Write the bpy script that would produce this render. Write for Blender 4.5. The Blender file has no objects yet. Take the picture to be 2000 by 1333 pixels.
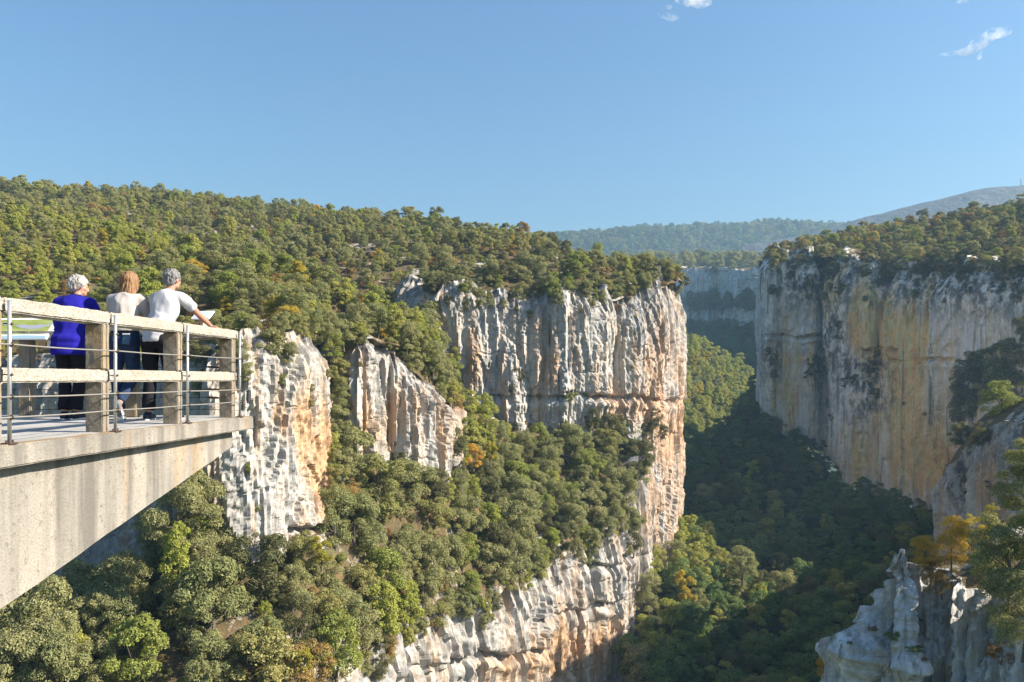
import bpy, bmesh, math, random, time
import numpy as np
from mathutils import Vector, Matrix, Euler
from mathutils.bvhtree import BVHTree

T0 = time.time()
R = math.radians
scene = bpy.context.scene
COL = scene.collection
F, HZ = 1555.0, 740.0          # focal length and horizon of the photograph, in its own pixels


def at(px, py, Y):
    """A point of the photograph at Y metres in front of the camera."""
    return np.array(((px - 1000.0) * Y / F, Y, (HZ - py) * Y / F))


# ------------------------------------------------------------------ noise
_r0 = np.random.RandomState(7)
_perm = _r0.permutation(256)
_perm = np.concatenate([_perm, _perm, _perm])
_g = _r0.normal(size=(256, 3))
_g /= np.linalg.norm(_g, axis=1)[:, None]


def pn(x, y, z):
    x, y, z = np.broadcast_arrays(np.asarray(x, float), np.asarray(y, float), np.asarray(z, float))
    xi, yi, zi = np.floor(x).astype(int), np.floor(y).astype(int), np.floor(z).astype(int)
    xf, yf, zf = x - xi, y - yi, z - zi
    u, v, w = (t * t * t * (t * (t * 6 - 15) + 10) for t in (xf, yf, zf))
    xi, yi, zi = xi & 255, yi & 255, zi & 255
    out = 0
    for i in (0, 1):
        for j in (0, 1):
            for k in (0, 1):
                g = _g[_perm[_perm[_perm[xi + i] + yi + j] + zi + k]]
                d = g[..., 0] * (xf - i) + g[..., 1] * (yf - j) + g[..., 2] * (zf - k)
                out = out + d * (u if i else 1 - u) * (v if j else 1 - v) * (w if k else 1 - w)
    return out * 1.6


def fbm(x, y, z, o=4, gain=.5):
    s, a = 0, 1.0
    for i in range(o):
        s = s + a * pn(x + 17.3 * i, y - 9.1 * i, z + 5.7 * i)
        x, y, z, a = x * 2.03, y * 2.03, z * 2.03, a * gain
    return s


def sstep(a, b, x):
    t = np.clip((x - a) / (b - a), 0, 1)
    return t * t * (3 - 2 * t)


# ------------------------------------------------------------------ meshes
def mesh_np(name, V, faces, smooth=False, attrs=None):
    """V (n,3); faces (m,3) or (m,4) ints."""
    me = bpy.data.meshes.new(name)
    V = np.asarray(V, np.float32)
    faces = np.asarray(faces, np.int32)
    k = faces.shape[1]
    me.vertices.add(len(V)); me.vertices.foreach_set('co', V.ravel())
    me.loops.add(faces.size); me.loops.foreach_set('vertex_index', faces.ravel())
    me.polygons.add(len(faces))
    me.polygons.foreach_set('loop_start', np.arange(0, faces.size, k, dtype=np.int32))
    me.polygons.foreach_set('use_smooth', np.full(len(faces), smooth, bool))
    for an, av in (attrs or {}).items():
        at_ = me.attributes.new(an, 'FLOAT', 'POINT')
        at_.data.foreach_set('value', np.asarray(av, np.float32).ravel())
    me.update(calc_edges=True)
    return me


def grid_faces(n, m):
    i = np.arange(n * m).reshape(n, m)
    return np.stack([i[:-1, :-1], i[1:, :-1], i[1:, 1:], i[:-1, 1:]], -1).reshape(-1, 4)


def link(name, me, mat=None, parent=None, loc=None):
    o = bpy.data.objects.new(name, me)
    COL.objects.link(o)
    if mat is not None and me is not None:
        me.materials.clear(); me.materials.append(mat)
    if parent is not None:
        o.parent = parent
    if loc is not None:
        o.location = loc
    return o


def tag(o, label=None, cat=None, group=None, kind=None):
    if label: o['label'] = label
    if cat: o['category'] = cat
    if group: o['group'] = group
    if kind: o['kind'] = kind
    return o


def empty(name, loc, label=None, cat=None, group=None, rz=0):
    o = bpy.data.objects.new(name, None)
    o.empty_display_size = .3
    COL.objects.link(o)
    o.location = loc; o.rotation_euler = (0, 0, rz)
    return tag(o, label, cat, group)


class MB:
    """Collects shapes into one mesh."""
    def __init__(s):
        s.bm = bmesh.new()

    def box(s, c, size, M=None, bev=0, seg=1):
        b = bmesh.new()
        bmesh.ops.create_cube(b, size=1)
        for v in b.verts:
            v.co = Vector((v.co.x * size[0], v.co.y * size[1], v.co.z * size[2]))
        if bev:
            bmesh.ops.bevel(b, geom=b.edges[:], offset=bev, segments=seg, affect='EDGES')
        for v in b.verts:
            v.co = (M @ v.co if M else v.co) + Vector(c)
        s._add(b)

    def _add(s, b):
        me = bpy.data.meshes.new('tmp'); b.to_mesh(me); b.free()
        s.bm.from_mesh(me); bpy.data.meshes.remove(me)

    def tube(s, pts, rad, n=10, caps=True):
        pts = [Vector(p) for p in pts]
        if not hasattr(rad, '__len__'): rad = [rad] * len(pts)
        rings = []
        t0 = (pts[1] - pts[0]).normalized()
        up = Vector((0, 0, 1)) if abs(t0.z) < .9 else Vector((1, 0, 0))
        a = t0.cross(up).normalized()
        for i, p in enumerate(pts):
            t = (pts[min(i + 1, len(pts) - 1)] - pts[max(i - 1, 0)]).normalized()
            a = (a - t * a.dot(t)).normalized(); b = t.cross(a)
            rings.append([s.bm.verts.new(p + (a * math.cos(2 * math.pi * k / n) + b * math.sin(2 * math.pi * k / n)) * rad[i]) for k in range(n)])
        for i in range(len(rings) - 1):
            for k in range(n):
                s.bm.faces.new((rings[i][k], rings[i][(k + 1) % n], rings[i + 1][(k + 1) % n], rings[i + 1][k]))
        if caps:
            s.bm.faces.new(rings[0][::-1]); s.bm.faces.new(rings[-1])

    def ball(s, c, r, sc=(1, 1, 1), M=None, n=16):
        b = bmesh.new()
        bmesh.ops.create_uvsphere(b, u_segments=n, v_segments=max(6, n * 2 // 3), radius=r)
        for v in b.verts:
            q = Vector((v.co.x * sc[0], v.co.y * sc[1], v.co.z * sc[2]))
            v.co = (M @ q if M else q) + Vector(c)
        s._add(b)

    def poly(s, pts, h, M=None, c=(0, 0, 0)):
        """Prism of a flat outline in xy, thickness h in z."""
        b = bmesh.new()
        lo = [b.verts.new((p[0], p[1], 0)) for p in pts]
        hi = [b.verts.new((p[0], p[1], h)) for p in pts]
        n = len(pts)
        b.faces.new(lo[::-1]); b.faces.new(hi)
        for i in range(n):
            b.faces.new((lo[i], lo[(i + 1) % n], hi[(i + 1) % n], hi[i]))
        for v in b.verts:
            v.co = (M @ v.co if M else v.co) + Vector(c)
        s._add(b)

    def mesh(s, name):
        bmesh.ops.recalc_face_normals(s.bm, faces=s.bm.faces[:])
        me = bpy.data.meshes.new(name); s.bm.to_mesh(me); s.bm.free()
        return me

    def build(s, name, mat, parent=None, smooth=False, loc=None):
        me = s.mesh(name)
        if smooth:
            me.polygons.foreach_set('use_smooth', np.ones(len(me.polygons), bool))
        return link(name, me, mat, parent, loc)


# ------------------------------------------------------------------ materials
class NT:
    def __init__(s, name):
        s.m = bpy.data.materials.new(name); s.m.use_nodes = True
        s.t = s.m.node_tree; s.n = s.t.nodes; s.l = s.t.links
        s.n.clear()
        s.out = s.n.new('ShaderNodeOutputMaterial')

    def node(s, typ, **kw):
        n = s.n.new(typ)
        ins = kw.pop('ins', {})
        for k, v in kw.items(): setattr(n, k, v)
        for k, v in ins.items():
            if isinstance(v, bpy.types.NodeSocket): s.l.new(v, n.inputs[k])
            else: n.inputs[k].default_value = v
        return n

    def math(s, op, a, b=None, clamp=False):
        n = s.node('ShaderNodeMath', operation=op, use_clamp=clamp)
        for i, v in enumerate((a, b)):
            if v is None: continue
            if isinstance(v, bpy.types.NodeSocket): s.l.new(v, n.inputs[i])
            else: n.inputs[i].default_value = v
        return n.outputs[0]

    def mix(s, f, a, b, mode='MIX'):
        n = s.node('ShaderNodeMix', data_type='RGBA', blend_type=mode)
        for i, v in ((0, f), (6, a), (7, b)):
            if isinstance(v, bpy.types.NodeSocket): s.l.new(v, n.inputs[i])
            elif i: n.inputs[i].default_value = (*v[:3], 1)
            else: n.inputs[i].default_value = v
        return n.outputs[2]

    def ramp(s, f, stops):
        n = s.node('ShaderNodeValToRGB')
        r = n.color_ramp
        while len(r.elements) < len(stops): r.elements.new(.5)
        for e, (p, c) in zip(r.elements, stops):
            e.position = p
            e.color = (c, c, c, 1) if not hasattr(c, '__len__') else (*c[:3], 1)
        s.l.new(f, n.inputs[0])
        return n.outputs[0]

    def pos(s, sc=(1, 1, 1), off=(0, 0, 0), obj=False):
        if obj: g = s.node('ShaderNodeTexCoord').outputs['Object']
        else: g = s.node('ShaderNodeNewGeometry').outputs['Position']
        m = s.node('ShaderNodeMapping', ins={'Scale': sc, 'Location': off})
        s.l.new(g, m.inputs['Vector'])
        return m.outputs[0]

    def noise(s, vec, scale=1, detail=4, rough=.55, dist=0):
        n = s.node('ShaderNodeTexNoise', ins={'Scale': scale, 'Detail': detail, 'Roughness': rough, 'Distortion': dist})
        s.l.new(vec, n.inputs['Vector'])
        return n.outputs[0]

    def attr(s, name, typ='GEOMETRY'):
        return s.node('ShaderNodeAttribute', attribute_name=name, attribute_type=typ).outputs['Fac']

    def surf(s, col, rough=.9, spec=.2, bump=None, bs=.3, bd=.05, **extra):
        p = s.node('ShaderNodeBsdfPrincipled', ins={'Roughness': rough, 'Specular IOR Level': spec})
        if isinstance(col, bpy.types.NodeSocket): s.l.new(col, p.inputs['Base Color'])
        else: p.inputs['Base Color'].default_value = (*col[:3], 1)
        for k, v in extra.items(): p.inputs[k.replace('_', ' ')].default_value = v
        if bump is not None:
            b = s.node('ShaderNodeBump', ins={'Strength': bs, 'Distance': bd, 'Height': bump})
            s.l.new(b.outputs[0], p.inputs['Normal'])
        s.l.new(p.outputs[0], s.out.inputs['Surface'])
        return s.m


ALB = .76


def rock_material(name, pale, grey, ochre, dark, fs=1.0):
    t = NT(name)
    pale, grey, ochre, dark = (tuple(ALB * x for x in q) for q in (pale, grey, ochre, dark))
    st = t.attr('stain'); dk = t.attr('lichen')
    streak = t.noise(t.pos((.55 * fs, .55 * fs, .035 * fs)), 1, 6, .6, .4)
    streak2 = t.noise(t.pos((1.9 * fs, 1.9 * fs, .09 * fs), (31, 7, 3)), 1, 5, .65, .3)
    blot = t.noise(t.pos((.16 * fs, .16 * fs, .10 * fs), (5, 9, 1)), 1, 5, .6)
    fine = t.noise(t.pos((2.6 * fs,) * 3), 1, 6, .7)
    c = t.mix(t.ramp(blot, [(.35, 0.), (.62, 1.)]), pale, grey)
    c = t.mix(t.math('MULTIPLY', t.ramp(streak2, [(.48, 0.), (.66, 1.)]), .6), c, tuple(.72 * x for x in grey))
    # rusty water stains, strongest where the face overhangs
    of = t.math('ADD', t.math('MULTIPLY', st, .95), t.math('MULTIPLY', t.ramp(streak, [(.40, 0.), (.66, 1.)]), .62))
    of = t.ramp(t.math('SUBTRACT', of, .22), [(0., 0.), (.62, 1.)])
    oc = t.mix(t.ramp(streak2, [(.38, 0.), (.62, 1.)]), tuple(min(.7, 1.35 * a + .06) for a in ochre), ochre)
    oc = t.mix(t.ramp(fine, [(.45, 0.), (.75, .6)]), oc, tuple(.55 * a for a in ochre))
    c = t.mix(of, c, oc)
    st3 = t.noise(t.pos((.9 * fs, .9 * fs, .02 * fs), (3, 17, 11)), 1, 5, .7, .5)
    c = t.mix(t.ramp(st3, [(.56, 0.), (.68, .8)]), c, dark)
    df = t.math('MULTIPLY', dk, t.ramp(t.noise(t.pos((.8 * fs, .8 * fs, .5 * fs), (8, 3, 2)), 1, 6, .7), [(.42, 0.), (.56, 1.)]))
    c = t.mix(df, c, dark)
    c = t.mix(t.ramp(fine, [(.3, .5), (.5, 0.)]), c, tuple(.5 * a for a in grey))
    return t.surf(c, .95, .1, t.math('ADD', t.math('MULTIPLY', fine, .5), t.math('MULTIPLY', streak2, .8)), .55, .35 / fs)


def leaf_material(name, a, b, c=None, cw=.0, trans=.40):
    """Leaves: a..b from tree to tree, each leaf a little different; c is an odd colour some trees take."""
    t = NT(name)
    rnd = t.node('ShaderNodeObjectInfo').outputs['Random']
    isl = t.node('ShaderNodeNewGeometry').outputs['Random Per Island']
    col = t.mix(rnd, a, b)
    if c:
        col = t.mix(t.ramp(t.math('FRACT', t.math('MULTIPLY', rnd, 7.31)), [(1 - cw - .02, 0.), (1 - cw, 1.)]), col, c)
    k = t.math('ADD', t.math('MULTIPLY', isl, .75), .62)
    v = t.node('ShaderNodeHueSaturation', ins={'Hue': .5, 'Saturation': 1, 'Value': k, 'Fac': 1})
    t.l.new(col, v.inputs['Color'])
    col = v.outputs[0]
    d = t.node('ShaderNodeBsdfPrincipled', ins={'Roughness': .6, 'Specular IOR Level': .25, 'Base Color': col})
    tr = t.node('ShaderNodeBsdfTranslucent', ins={'Color': t.mix(.5, col, (1.0, .95, .3), 'MULTIPLY')})
    m = t.node('ShaderNodeMixShader', ins={0: trans})
    t.l.new(d.outputs[0], m.inputs[1]); t.l.new(tr.outputs[0], m.inputs[2])
    t.l.new(m.outputs[0], t.out.inputs['Surface'])
    return t.m


def ground_material(name, a, b, rock, rockamt=.5, sc=1.0):
    t = NT(name)
    n1 = t.noise(t.pos((.25 * sc,) * 3), 1, 6, .65)
    n2 = t.noise(t.pos((.12 * sc,) * 3, (40, 3, 9)), 1, 5, .6)
    n3 = t.noise(t.pos((1.7 * sc,) * 3), 1, 5, .7)
    c = t.mix(t.ramp(n1, [(.35, 0.), (.65, 1.)]), a, b)
    c = t.mix(t.ramp(n3, [(.4, .0), (.7, .7)]), c, tuple(.4 * x for x in a))
    th = .72 - .35 * rockamt
    c = t.mix(t.ramp(t.math('ADD', t.math('MULTIPLY', n2, .7), t.math('MULTIPLY', n3, .3)), [(th, 0.), (th + .05, 1.)]), c, rock)
    return t.surf(c, .95, .1, n3, .6, .4 / sc)


M = {}
M['rock_near'] = rock_material('rock_near', (.66, .61, .54), (.52, .505, .48), (.54, .33, .17), (.13, .12, .115))
M['rock_main'] = rock_material('rock_main', (.66, .61, .53), (.53, .52, .50), (.54, .35, .21), (.17, .16, .15), .8)
M['rock_shade_lifted'] = rock_material('rock_shade_lifted', (1.14, 1.05, .94), (.92, .88, .82), (1.1, .58, .23), (.12, .12, .11), .6)  # limestone colours raised to lift the shade on the right wall
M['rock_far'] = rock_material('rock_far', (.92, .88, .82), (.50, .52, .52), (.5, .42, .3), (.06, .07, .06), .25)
M['rock_pillar'] = rock_material('rock_pillar', (1.0, .98, .95), (.72, .72, .73), (.55, .42, .27), (.24, .22, .19), 2.0)
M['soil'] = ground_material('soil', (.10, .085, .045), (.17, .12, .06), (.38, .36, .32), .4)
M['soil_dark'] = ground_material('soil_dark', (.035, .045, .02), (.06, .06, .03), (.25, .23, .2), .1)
M['scree'] = ground_material('scree', (.10, .085, .045), (.17, .115, .06), (.38, .36, .32), .5)
M['far_wood'] = ground_material('far_wood', (.045, .06, .025), (.07, .085, .03), (.25, .22, .15), .12, .05)
M['far_bare'] = ground_material('far_bare', (.10, .10, .10), (.075, .078, .078), (.12, .115, .11), .3, .02)
M['oak'] = leaf_material('oak_leaves', (.34, .33, .15), (.265, .28, .115), (.28, .31, .075), .2)
M['oak_dark'] = leaf_material('dark_leaves', (.13, .135, .055), (.19, .18, .075))
M['bright'] = leaf_material('bright_leaves', (.32, .35, .065), (.40, .39, .10), trans=.38)
M['lush'] = leaf_material('lush_leaves', (.135, .215, .07), (.20, .26, .08), trans=.38)
M['yellow'] = leaf_material('yellow_leaves', (.48, .37, .04), (.34, .31, .04), trans=.38)
M['orange'] = leaf_material('orange_leaves', (.56, .33, .05), (.52, .40, .07), trans=.38)
M['rust'] = leaf_material('rust_leaves', (.25, .125, .045), (.22, .165, .055))
M['olive'] = leaf_material('olive_leaves', (.36, .335, .125), (.28, .28, .10), (.36, .25, .09), .12)
tb = NT('bark'); M['bark'] = tb.surf(tb.mix(tb.noise(tb.pos((6, 6, 1.2), obj=True), 1, 5, .6), (.07, .055, .04), (.20, .17, .14)), .95, .1)
# ------------------------------------------------------------------ terrain builders
BVH = []        # every rock face and slope, for setting things down on them


def keep(V, faces):
    BVH.append(BVHTree.FromPolygons([tuple(v) for v in V], [tuple(int(i) for i in f) for f in faces]))


def drop(px, py):
    """First terrain point that the sight line through a photo pixel meets."""
    d = Vector(at(px, py, 1.0)).normalized()
    best = None
    for b in BVH:
        h = b.ray_cast(Vector((0, 0, 0)), d)
        if h[0] is not None and (best is None or h[3] < best[3]): best = h
    return best


def fall(x, y, z=400):
    best = None
    for b in BVH:
        h = b.ray_cast(Vector((x, y, z)), Vector((0, 0, -1)))
        if h[0] is not None and (best is None or h[3] < best[3]): best = h
    return best


def smooth1(a, k):
    if k < 2: return a
    w = np.hanning(k + 2)[1:-1]; w /= w.sum()
    p = k // 2
    return np.convolve(np.pad(a, (p, k - 1 - p), mode='edge'), w, mode='valid')


def cliff(name, cols, mat, label, res=.5, a_big=2.2, a_fl=1.1, a_f2=.45, a_f3=.2, a_blk=.7, ledges=(), stains=(), lichens=(),
          back=3.0, cap=4, caprise=-.22, seed=0, lean=.0, rnd=2.0, jag=.8, fs=1.0, stain0=0., lich_top=.7, bulges=()):
    """A rock wall: cols = (px, Y, py_top, py_base) from left to right."""
    C = np.array([(*at(c[0], c[2], c[1]), at(c[0], c[3], c[1])[2]) for c in cols])
    X, Y, Zt, Zb = C.T
    s = np.concatenate([[0], np.cumsum(np.hypot(np.diff(X), np.diff(Y)))])
    n = int(s[-1] / res) + 2
    u = np.linspace(0, s[-1], n)
    k = max(1, int(rnd / res))
    X, Y, Zt, Zb = (smooth1(np.interp(u, s, a), k) for a in (X, Y, Zt, Zb))
    tx, ty = np.gradient(X), np.gradient(Y)
    L = np.hypot(tx, ty); nx, ny = smooth1(ty / L, k), smooth1(-tx / L, k)
    Zt = Zt + jag * fbm(u / 6, seed * 3.1, 0, 4)
    m = int((Zt - Zb).max() / res) + 2
    v = np.linspace(0, 1, m)
    Z = Zb[:, None] + (Zt - Zb)[:, None] * v
    x, y, z = X[:, None] + 0 * Z, Y[:, None] + 0 * Z, Z
    o = seed * 13.7
    wx = .7 * pn(x / 9 + o, y / 9, z / 22) * fs; wy = .7 * pn(x / 9, y / 9 + o, z / 22 + 4) * fs
    xa, ya = (x + wx) / fs, (y + wy) / fs; za = z / fs
    d = a_big * fbm(xa / 13 + o, ya / 13, za / 80, 3)
    r = 1 - 2 * np.abs(pn(xa / 4.6, ya / 4.6 + o, za / 60))
    d = d + a_fl * r
    d = d + a_fl * .45 * (1 - 2 * np.abs(pn(xa / 2.1 + 7, ya / 2.1 + o, za / 45)))
    b = pn(xa / 5.5 + o, ya / 5.5, za / 26 + 3)
    d = d + a_blk * (sstep(-.015, .015, b) + sstep(.23, .26, b) - sstep(-.27, -.245, b))
    b2 = pn(xa / 2.0 + o, ya / 2.0 + 5, za / 24)
    d = d + a_blk * .35 * (sstep(.0, .03, b2) + sstep(.25, .27, b2))
    b3 = pn(xa / 1.1 + o, ya / 1.1 + 2, za / 6)
    d = d + a_blk * .18 * (sstep(.0, .04, b3) + sstep(.25, .28, b3))
    d = d - a_f2 * np.abs(pn(xa / .9, ya / .9, za / 26 + o)) * 1.6
    d = d - .75 * a_blk * np.exp(-(pn(xa / 3.7 + 11, ya / 3.7 + o, za / 55) / .022) ** 2)
    bed = za / 2.7 + .8 * pn(xa / 9, ya / 9 + o, za / 9) + .25 * pn(xa / 2, ya / 2, o)
    bw = sstep(.1, .35, pn(xa / 7 + 3, ya / 7 + o, np.floor(bed) * 3.3))
    d = d - .34 * a_blk * bw * np.exp(-((bed - np.floor(bed) - .5) / .06) ** 2)
    d = d + a_f3 * fbm(xa / .7, ya / .7, za / 1.2 + o, 3)
    px = 1000 + F * x / y; py = HZ - F * z / y
    for (p0, p1, lpy, dep, rec) in ledges:          # bedding ledges: the wall above juts out, a notch below
        w = sstep(p0 - 12, p0 + 8, px) * (1 - sstep(p1 - 8, p1 + 12, px))
        zl = np.interp(px[:, 0], (p0, p1), (lpy, lpy) if not hasattr(lpy, '__len__') else lpy)[:, None]
        zl = (HZ - zl) * y / F + 1.1 * pn(xa / 7, ya / 7, 1.) + .35 * pn(xa / 1.7, ya / 1.7, 2.)
        w = w * (.25 + .75 * sstep(-.25, .15, pn(xa / 6 + 5, ya / 6, 8.)))
        d = d + w * dep * sstep(0, .25, z - zl) * np.exp(-np.maximum(z - zl, 0) / 7)
        d = d - w * rec * np.exp(-(np.maximum(zl - z, 0) / .9) ** 2) * (z < zl) + w * rec * .5 * np.exp(-((zl - 2.2 - z) / .8) ** 2)
    for (bx, by, rx, ry, amt) in bulges:
        d = d + amt * np.exp(-(((px - bx) / rx) ** 2 + ((py - by) / ry) ** 2))
    d = d - back * sstep(.8, 1, v) ** 2
    d = d - lean * (Z - Zb[:, None])
    px3, py3 = x + nx[:, None] * d, y + ny[:, None] * d
    z3 = z + .25 * fs * fbm(xa / 1.6, ya / 1.6, za / 1.6 + 9, 2)
    stain = stain0 + .35 * fbm(xa / 11, ya / 11, za / 20 + 2 * o, 3)
    for (bx, by, rx, ry, amt) in stains:
        stain = stain + amt * np.exp(-(((px - bx) / rx) ** 2 + ((py - by) / ry) ** 2))
    lich = lich_top * sstep(.72, 1, v) + 0 * Z + .12
    for (bx, by, rx, ry, amt) in lichens:
        lich = lich + amt * np.exp(-(((px - bx) / rx) ** 2 + ((py - by) / ry) ** 2))
    P = np.stack([px3, py3, z3], -1)
    if cap:                                          # the rim, running back under the soil
        rows = []
        for q in range(1, cap + 1):
            e = (1.1 if fs > .5 else .45) * fs * q ** 1.25
            rows.append(np.stack([P[:, -1, 0] - nx * e, P[:, -1, 1] - ny * e, P[:, -1, 2] + caprise * e * (q > 1) + .4 * fs * fbm(X / 2 + q, Y / 2, q * 1., 2)], -1))
        P = np.concatenate([P, np.stack(rows, 1)], 1)
        pad = lambda A, f: np.concatenate([A, np.repeat(A[:, -1:] * 0 + f, cap, 1)], 1)
        stain, lich = pad(stain, 0.), pad(lich, .7)
    V = P.reshape(-1, 3)
    fc = grid_faces(P.shape[0], P.shape[1])
    me = mesh_np(name, V, fc, False, {'stain': np.clip(stain, 0, 1), 'lichen': np.clip(lich, 0, 1)})
    ob = tag(link(name, me, mat), label, 'cliff', kind='structure')
    if cap:
        me.materials.append(mat if name == 'rock_pillar' else M['soil'])
        ii = np.zeros((P.shape[0] - 1, P.shape[1] - 1), np.int32); ii[:, -(cap - 1):] = 1
        me.polygons.foreach_set('material_index', ii.ravel())
    keep(V[::1], fc)
    return ob


def cr_up(A, n):
    """Catmull-Rom resampling of A along axis 0."""
    k = len(A)
    t = np.linspace(0, k - 1, n); i = np.minimum(t.astype(int), k - 2); f = (t - i)
    g = lambda j: A[np.clip(j, 0, k - 1)]
    f = f.reshape(-1, *([1] * (A.ndim - 1)))
    p0, p1, p2, p3 = g(i - 1), g(i), g(i + 1), g(i + 2)
    p0 = np.where((i - 1 < 0).reshape(f.shape), 2 * p1 - p2, p0); p3 = np.where((i + 2 > k - 1).reshape(f.shape), 2 * p2 - p1, p3)
    return .5 * (2 * p1 + (p2 - p0) * f + (2 * p0 - 5 * p1 + 4 * p2 - p3) * f * f + (3 * p1 - p0 - 3 * p2 + p3) * f ** 3)


PATCH = {}


def slope(name, rows, mat, label, nu=120, nv=120, bump=.8, bs=9., cat='slope', seed=0, fine=.25, key=None):
    """A piece of ground through rows of (px, py, Y)."""
    A = np.array([[at(*p) for p in r] for r in rows])
    A = cr_up(A, nv); A = cr_up(A.transpose(1, 0, 2), nu)
    x, y = A[..., 0], A[..., 1]
    A[..., 2] += bump * fbm(x / bs + seed, y / bs, seed * 2.2, 4) + fine * fbm(x / 1.6, y / 1.6, seed + 4., 3)
    V = A.reshape(-1, 3); fc = grid_faces(nu, nv)
    # let the sheet face upward
    a, b, c = V[fc[0, 0]], V[fc[0, 1]], V[fc[0, 2]]
    nn = np.cross(V[fc[:, 1]] - V[fc[:, 0]], V[fc[:, 2]] - V[fc[:, 0]])
    if nn[:, 2].mean() < 0: fc = fc[:, ::-1]
    me = mesh_np(name, V, fc, True, {'stain': np.zeros(len(V)), 'lichen': np.zeros(len(V))})
    ob = tag(link(name, me, mat), label, cat, kind='structure')
    keep(V, fc)
    PATCH[key or name] = (A, np.linalg.norm(nn, axis=1) * .5)
    return ob


# ------------------------------------------------------------------ the canyon
# near buttress below the rim, seen beside and under the platform
cliff('near_cliff', [(-260, 104, 690, 1190), (0, 99, 697, 1180), (110, 96, 690, 1170), (230, 93, 690, 1170), (300, 90.5, 688, 1150), (352, 91, 685, 1130),
                     (400, 83.2, 668, 1110), (470, 83.6, 652, 1100), (520, 85, 648, 1085), (585, 88.5, 650, 1065), (622, 92, 655, 1060), (640, 97, 660, 1055), (634, 110, 665, 1030), (620, 124, 670, 1000)],
      M['rock_near'], 'pale grey limestone cliff behind the platform with an orange streaked corner', res=.26, a_big=1.2, a_fl=.28, a_f2=.2, a_f3=.28, a_blk=.62,
      seed=1, jag=1.0, back=2.2, fs=.8, stain0=-.12, stains=[(600, 870, 45, 110, .5), (632, 950, 22, 100, .55), (555, 820, 40, 50, .2)], lich_top=.6,
      ledges=[(560, 652, 1028, .6, 1.6)], bulges=[(395, 950, 30, 300, -1.0)])
# second buttress with its slanting ribs
cliff('ribbed_cliff', [(606, 124, 640, 960), (655, 116, 652, 930), (676, 110, 655, 930), (694, 107, 652, 930), (726, 108.5, 656, 945), (740, 111.5, 660, 955), (775, 112, 680, 985), (820, 115, 724, 985), (862, 119, 772, 975),
                       (888, 125, 802, 930), (890, 133, 792, 900), (880, 147, 742, 880)],
      M['rock_near'], 'buttress of slanting limestone ribs with orange streaks above the oak slope', res=.27, a_big=.9, a_fl=.55, a_f2=.3, a_f3=.28, a_blk=.7, seed=2, jag=1.3,
      back=1.6, fs=.8, stain0=-.12, stains=[(762, 800, 22, 90, .5), (862, 830, 40, 90, .5), (720, 830, 15, 60, .35)], bulges=[(742, 780, 9, 170, 1.6), (800, 830, 10, 160, 1.4), (853, 860, 8, 140, 1.3), (765, 800, 12, 160, -.8)])
# the great wall and its prow
cliff('main_cliff', [(730, 176, 560, 860), (818, 163, 545, 860), (850, 158.5, 560, 870), (930, 160, 552, 870), (1000, 161, 560, 870), (1060, 162, 552, 880), (1125, 162.5, 568, 900), (1150, 164.5, 572, 930),
                     (1230, 171, 565, 1050), (1290, 178, 545, 1150), (1308, 184, 532, 1210), (1320, 192, 528, 1210), (1322, 205, 528, 1180), (1312, 235, 528, 1120)],
      M['rock_main'], 'tall limestone wall with blue grey streaks and a pink orange prow', res=.34, a_big=.9, a_fl=.2, a_f2=.16, a_f3=.26, a_blk=.8, seed=3, back=2.6, jag=2.4, stain0=-.06,
      stains=[(1180, 680, 60, 90, .3), (1290, 720, 50, 150, .38), (1300, 860, 40, 70, .6), (1320, 1000, 25, 120, .6), (925, 700, 25, 60, .6), (1030, 650, 30, 60, .35), (1240, 800, 60, 40, .55), (1050, 720, 80, 60, .3)],
      ledges=[(905, 1180, (772, 770), .5, 1.0), (1100, 1345, (764, 784), .45, 1.0)], lich_top=.8, fs=1.0,
      bulges=[(1336, 690, 22, 70, 1.5), (1265, 700, 25, 150, 1.3), (1170, 690, 22, 130, 1.2), (1215, 700, 16, 120, -1.2), (1033, 680, 8, 130, -1.3), (930, 705, 12, 50, 2.0)])
# the wall under the oak slope
cliff('lower_cliff', [(420, 70, 1422, 2300), (600, 77, 1367, 2200), (680, 84, 1312, 2100), (770, 95, 1230, 2000), (870, 106, 1197, 1900), (960, 115, 1160, 1800), (1040, 126, 1107, 1750), (1130, 139, 1070, 1700),
                      (1205, 149, 1040, 1650), (1240, 156, 1017, 1620), (1254, 163, 890, 1580), (1275, 172, 890, 1550), (1305, 188, 920, 1500), (1312, 198, 940, 1480)],
      M['rock_near'], 'lower limestone wall dropping from the oak slope into the gorge', res=.36, a_big=1.3, a_fl=.6, a_f2=.3, a_f3=.24, a_blk=.9, seed=4, back=1.8, jag=1.2, fs=1.0, stain0=-.05,
      stains=[(1080, 1290, 60, 70, .95), (1180, 1260, 40, 80, .8), (980, 1310, 60, 40, .5), (1300, 1000, 30, 120, .5)], ledges=[(1050, 1215, (1205, 1160), 1.2, 1.6), (800, 1050, (1300, 1262), .9, 1.2), (1100, 1250, (1110, 1085), .7, 1.0)], lich_top=.4)
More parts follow.
